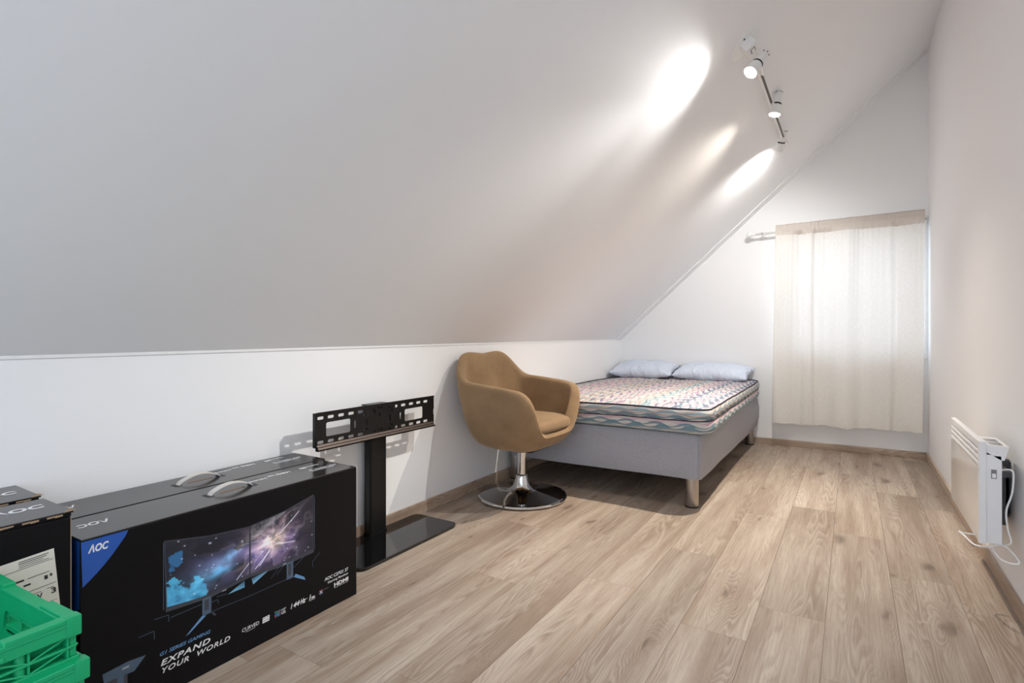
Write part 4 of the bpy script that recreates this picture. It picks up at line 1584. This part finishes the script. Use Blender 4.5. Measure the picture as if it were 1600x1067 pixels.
# ------------------------------------------------------------------ green crates, one nested in the other
def crate_bm(w, l, h):
    """nesting crate: x 0..-w, y 0..-l from its outer top corner at (0,0,h); tapered lattice walls with ribs"""
    bm = BM()
    tp = 0.07        # taper: walls lean in towards the bottom
    th = 0.004

    def wall(o, ex, inward, length, hole):
        # wall plate hanging from the rim, leaning inward
        dn = (Vector((0, 0, -1)) + Vector(inward) * tp).normalized()
        hh = h - 0.012
        loops = [[(0.0, -0.004), (length, -0.004), (length - hh * tp, -hh), (hh * tp, -hh)]]
        if hole:
            loops.append(rrect(length / 2 - 0.062, -0.075, length / 2 + 0.062, -0.036, 0.010))
        # lattice windows
        nx = int(length / 0.043)
        nz = int((hh - 0.17) / 0.034)
        for i in range(nx):
            for j in range(nz):
                cx = length / 2 + (i - (nx - 1) / 2) * 0.043
                cz = -0.15 - j * 0.034
                loops.append(rrect(cx - 0.012, cz - 0.010, cx + 0.012, cz + 0.010, 0.004, 2))
        m = frame(Vector(o), ex, -dn)
        append(bm, plate(loops, th), m)
        return m
    ins = 0.016      # ribs stand this far outside the wall
    walls = [((-ins, -ins - (l - 2 * ins), h), (0, 1, 0), (-1, 0, 0), l - 2 * ins, False),
             ((-w + ins, -ins, h), (0, -1, 0), (1, 0, 0), l - 2 * ins, False),
             ((-ins, -ins, h), (-1, 0, 0), (0, -1, 0), w - 2 * ins, True),
             ((-w + ins, -l + ins, h), (1, 0, 0), (0, 1, 0), w - 2 * ins, True)]
    for o, ex, inw, ln, hole in walls:
        wall(o, ex, inw, ln, hole)
        ex = Vector(ex); out = -Vector(inw)
        m = frame(Vector(o), ex, out)
        zs = 1 if m.col[2].z > 0 else -1

        def bx(a0, a1, d0, d1, z0, z1, bev=0.0015):
            lo = (a0, d0, min(z0 * zs, z1 * zs)); hi = (a1, d1, max(z0 * zs, z1 * zs))
            box(bm, lo, hi, 0, bev, 1, m)
        # top rim, higher near the corners
        bx(-ins, ln + ins, -0.004, ins + 0.002, -0.010, 0.0)
        bx(-ins, ln + ins, 0.010, ins + 0.002, -0.026, -0.006)
        for a, c in ((-ins, 0.085), (ln - 0.085, ln + ins)):
            bx(a, c, -0.002, ins + 0.002, -0.004, 0.006)
        if not hole:
            bx(0.085, ln - 0.085, 0.011, ins + 0.005, -0.024, -0.016)
        # lower shelf and mid strip
        bx(-ins + 0.003, ln + ins - 0.003, -0.001, ins, -0.047, -0.043, 0.001)
        bx(-ins + 0.001, ln + ins - 0.001, -0.003, ins + 0.002, -0.073, -0.062, 0.001)
        # uprights and braces
        k = max(3, int(round(ln / 0.052)))
        for i in range(k + 1):
            a = ln * i / k
            bx(a - 0.0015, a + 0.0015, -0.001, ins - 0.001, -0.064, -0.024, 0)
            if i < k and not hole:
                a1 = ln * (i + 1) / k
                flip = i % 2
                p0 = m @ Vector((a if flip else a1, ins - 0.003, -0.044 * zs))
                p1 = m @ Vector((a1 if flip else a, ins - 0.003, -0.026 * zs))
                tube(bm, [p0, p1], 0.0018, 6)
                p0 = m @ Vector((a if flip else a1, ins - 0.003, -0.063 * zs))
                p1 = m @ Vector((a1 if flip else a, ins - 0.003, -0.047 * zs))
                tube(bm, [p0, p1], 0.0018, 6)
        # round posts behind the ribs
        for a in (0.062, ln - 0.062):
            tube(bm, [m @ Vector((a, 0.006, -0.010 * zs)), m @ Vector((a, 0.006, -0.066 * zs))], 0.008, 12)
        # pegs on the inner face
        if hole:
            for i in range(4):
                for j in range(3):
                    a = ln * (i + 0.7 + 0.3 * (j % 2)) / 5
                    zz = -0.098 - j * 0.021
                    d0 = tp * zz
                    p = m @ Vector((a, d0 - 0.002, zz * zs))
                    tube(bm, [p, p + Vector(inw) * 0.006], [0.008, 0.006], 10)
    # solid corner posts tie the rim bars together
    for cx in (0.003, -w + 0.019):
        for cy in (0.003, -l + 0.019):
            box(bm, (cx - 0.022, cy - 0.022, h - 0.0275), (cx, cy, h + 0.0068), 0, 0.003, 2)
            box(bm, (cx - 0.016, cy - 0.016, h - 0.0745), (cx - 0.006, cy - 0.006, h - 0.02), 0, 0.001, 1)
    # bottom
    ib = ins + (h - 0.014) * tp
    box(bm, (-w + ib, -l + ib, 0.0), (-ib, -ib, 0.006), 0, 0.001, 1)
    return bm


CW, CL, CHH = 0.355, 0.56, 0.374
rz = R(3.0)
for k, (x, y, z, lab) in enumerate(((-1.118, 0.412, 0.0, 'green plastic crate underneath, holding the upper crate nested in it'),
                                    (-1.132, 0.405, 0.074, 'upper green plastic crate, open and nested in the lower one'))):
    c = build('plastic_crate', crate_bm(CW, CL, CHH), M['green'], None, 35)
    c.location = (x, y, z)
    c.rotation_euler = (0, 0, rz)
    tag(c, lab, 'crate', 'nested green crates')

# ------------------------------------------------------------------ panel heater on the right wall
HO = Vector((0.43, 2.67, 0.41))
ht = thing('panel_heater', 'slim white electric panel heater with a glossy front on the right wall', 'heater', HO)
HX, HY0, HY1, HZ0, HZ1 = 0.360, 2.372, 2.985, 0.236, 0.578
b = BM()
# perimeter frame of the front
fr = [((HX, HY0, HZ0), (HX + 0.020, HY0 + 0.022, HZ1)), ((HX + 0.001, HY1 - 0.006, HZ0 + 0.002), (HX + 0.020, HY1, HZ1 - 0.06))]
for lo, hi in fr:
    box(b, lo, hi, 0, 0.005, 3)
box(b, (HX + 0.002, HY0 + 0.02, HZ0), (HX + 0.018, HY1 - 0.02, HZ0 + 0.006), 0, 0.002)
box(b, (HX + 0.012, HY0 + 0.010, HZ0 + 0.004), (HX + 0.060, HY1 - 0.010, HZ1 - 0.045), 0, 0.002)
box(b, (HX + 0.012, HY0 + 0.012, HZ1 - 0.05), (HX + 0.020, HY1 - 0.012, HZ1 - 0.006), 1)  # dark backing, shade of the slat gaps put into its colour
body = build('heater_body', b, [M['enamel'], M['dark_slot']], ht, 40, HO)
b = BM(); box(b, (HX + 0.001, HY0 + 0.020, HZ0 + 0.004), (HX + 0.012, HY1 - 0.005, HZ1 - 0.092), 0, 0.002); build('front_panel', b, M['heater_glass'], ht, 40, HO)
for k in range(4):
    z1 = HZ1 - (0 if k == 0 else 0.0325 + (k - 1) * 0.0200)
    hh = 0.028 if k == 0 else 0.0150
    b = BM(); box(b, (HX, HY0 + 0.018, z1 - hh), (HX + 0.018, HY1 - 0.001, z1), 0, 0.005, 3); build('louvre_slat', b, M['enamel'], body, 40, HO)
b = BM()
# outlet grille on top, sloping back
lp = [(HX + 0.020, HZ1 - 0.012), (HX + 0.078, HZ1 - 0.014), (HX + 0.066, HZ1 - 0.060), (HX + 0.058, HZ1 - 0.060), (HX + 0.020, HZ1 - 0.036)]
ring_loft(b, [[Vector((x, y, z)) for x, z in lp] for y in (HY0 + 0.010, HY0 + 0.20)], 0, True, True, False)
for i in range(2):
    y = HY0 + 0.03 + i * 0.07
    box(b, (HX + 0.032, y, HZ1 - 0.0135), (HX + 0.066, y + 0.016, HZ1 - 0.0122), 1)
    box(b, (HX + 0.032, y + 0.030, HZ1 - 0.0135), (HX + 0.066, y + 0.046, HZ1 - 0.0122), 1)
build('outlet_grille', b, [M['enamel'], M['print_grey']], ht, None, HO)
b = BM()
box(b, (HX + 0.029, HY0 + 0.007, HZ1 - 0.128), (HX + 0.049, HY0 + 0.011, HZ1 - 0.084), 0, 0.002)
box(b, (HX + 0.032, HY0 + 0.0055, HZ1 - 0.122), (HX + 0.046, HY0 + 0.008, HZ1 - 0.092), 1, 0.001)
box(b, (HX + 0.034, HY0 + 0.004, HZ1 - 0.119), (HX + 0.044, HY0 + 0.007, HZ1 - 0.105), 0, 0.001)
build('switch', b, [M['white_plastic'], M['print_grey']], ht, 40, HO)
b = BM()
for y in (HY0 + 0.20, HY1 - 0.12):
    box(b, (HX + 0.060, y, HZ0 + 0.05), (WR - 0.003, y + 0.03, HZ1 - 0.09), 0, 0.002)
box(b, (WR - 0.030, HY0 + 0.16, HZ0 + 0.03), (WR - 0.020, HY1 - 0.08, HZ1 - 0.11), 0, 0.001)
box(b, (WR - 0.024, HY0 + 0.20, HZ0 + 0.06), (WR - 0.001, HY0 + 0.23, HZ1 - 0.13), 0, 0.001)
box(b, (HX + 0.059, HY0 + 0.06, HZ1 - 0.125), (WR - 0.024, HY0 + 0.25, HZ1 - 0.105), 0, 0.001)
build('wall_bracket', b, M['grey_metal'], ht, 40, HO)
b = BM()
tube(b, smooth_path([(HX + 0.058, HY0 + 0.05, HZ1 - 0.10), (HX + 0.085, HY0 + 0.03, HZ1 - 0.092), (HX + 0.092, HY0 + 0.03, HZ1 - 0.11), (HX + 0.088, HY0 + 0.03, HZ1 - 0.17),
                     (HX + 0.074, HY0 + 0.03, HZ1 - 0.23), (HX + 0.078, HY0 + 0.03, HZ1 - 0.29), (HX + 0.086, HY0 + 0.03, HZ1 - 0.33), (HX + 0.072, HY0 + 0.04, HZ0 - 0.005),
                     (HX + 0.040, HY0 + 0.03, HZ0 - 0.012), (HX + 0.050, HY0 - 0.015, HZ0 - 0.034), (HX + 0.078, HY0 - 0.03, HZ0 - 0.040), (HX + 0.094, HY0 - 0.03, HZ0 - 0.030),
                     (HX + 0.070, HY0 + 0.03, HZ0 - 0.004), (HX + 0.030, HY0 + 0.02, HZ0 - 0.010), (HX - 0.006, HY0 + 0.03, HZ0 - 0.016), (HX - 0.030, HY0 + 0.09, HZ0 - 0.003),
                     (HX - 0.036, HY0 + 0.12, HZ0 - 0.004), (HX - 0.015, HY0 + 0.13, HZ0 - 0.010), (HX + 0.03, HY0 + 0.12, HZ0 - 0.006)], 8), 0.0029, 10)
build('power_cord', b, M['white_plastic'], ht, True, HO)
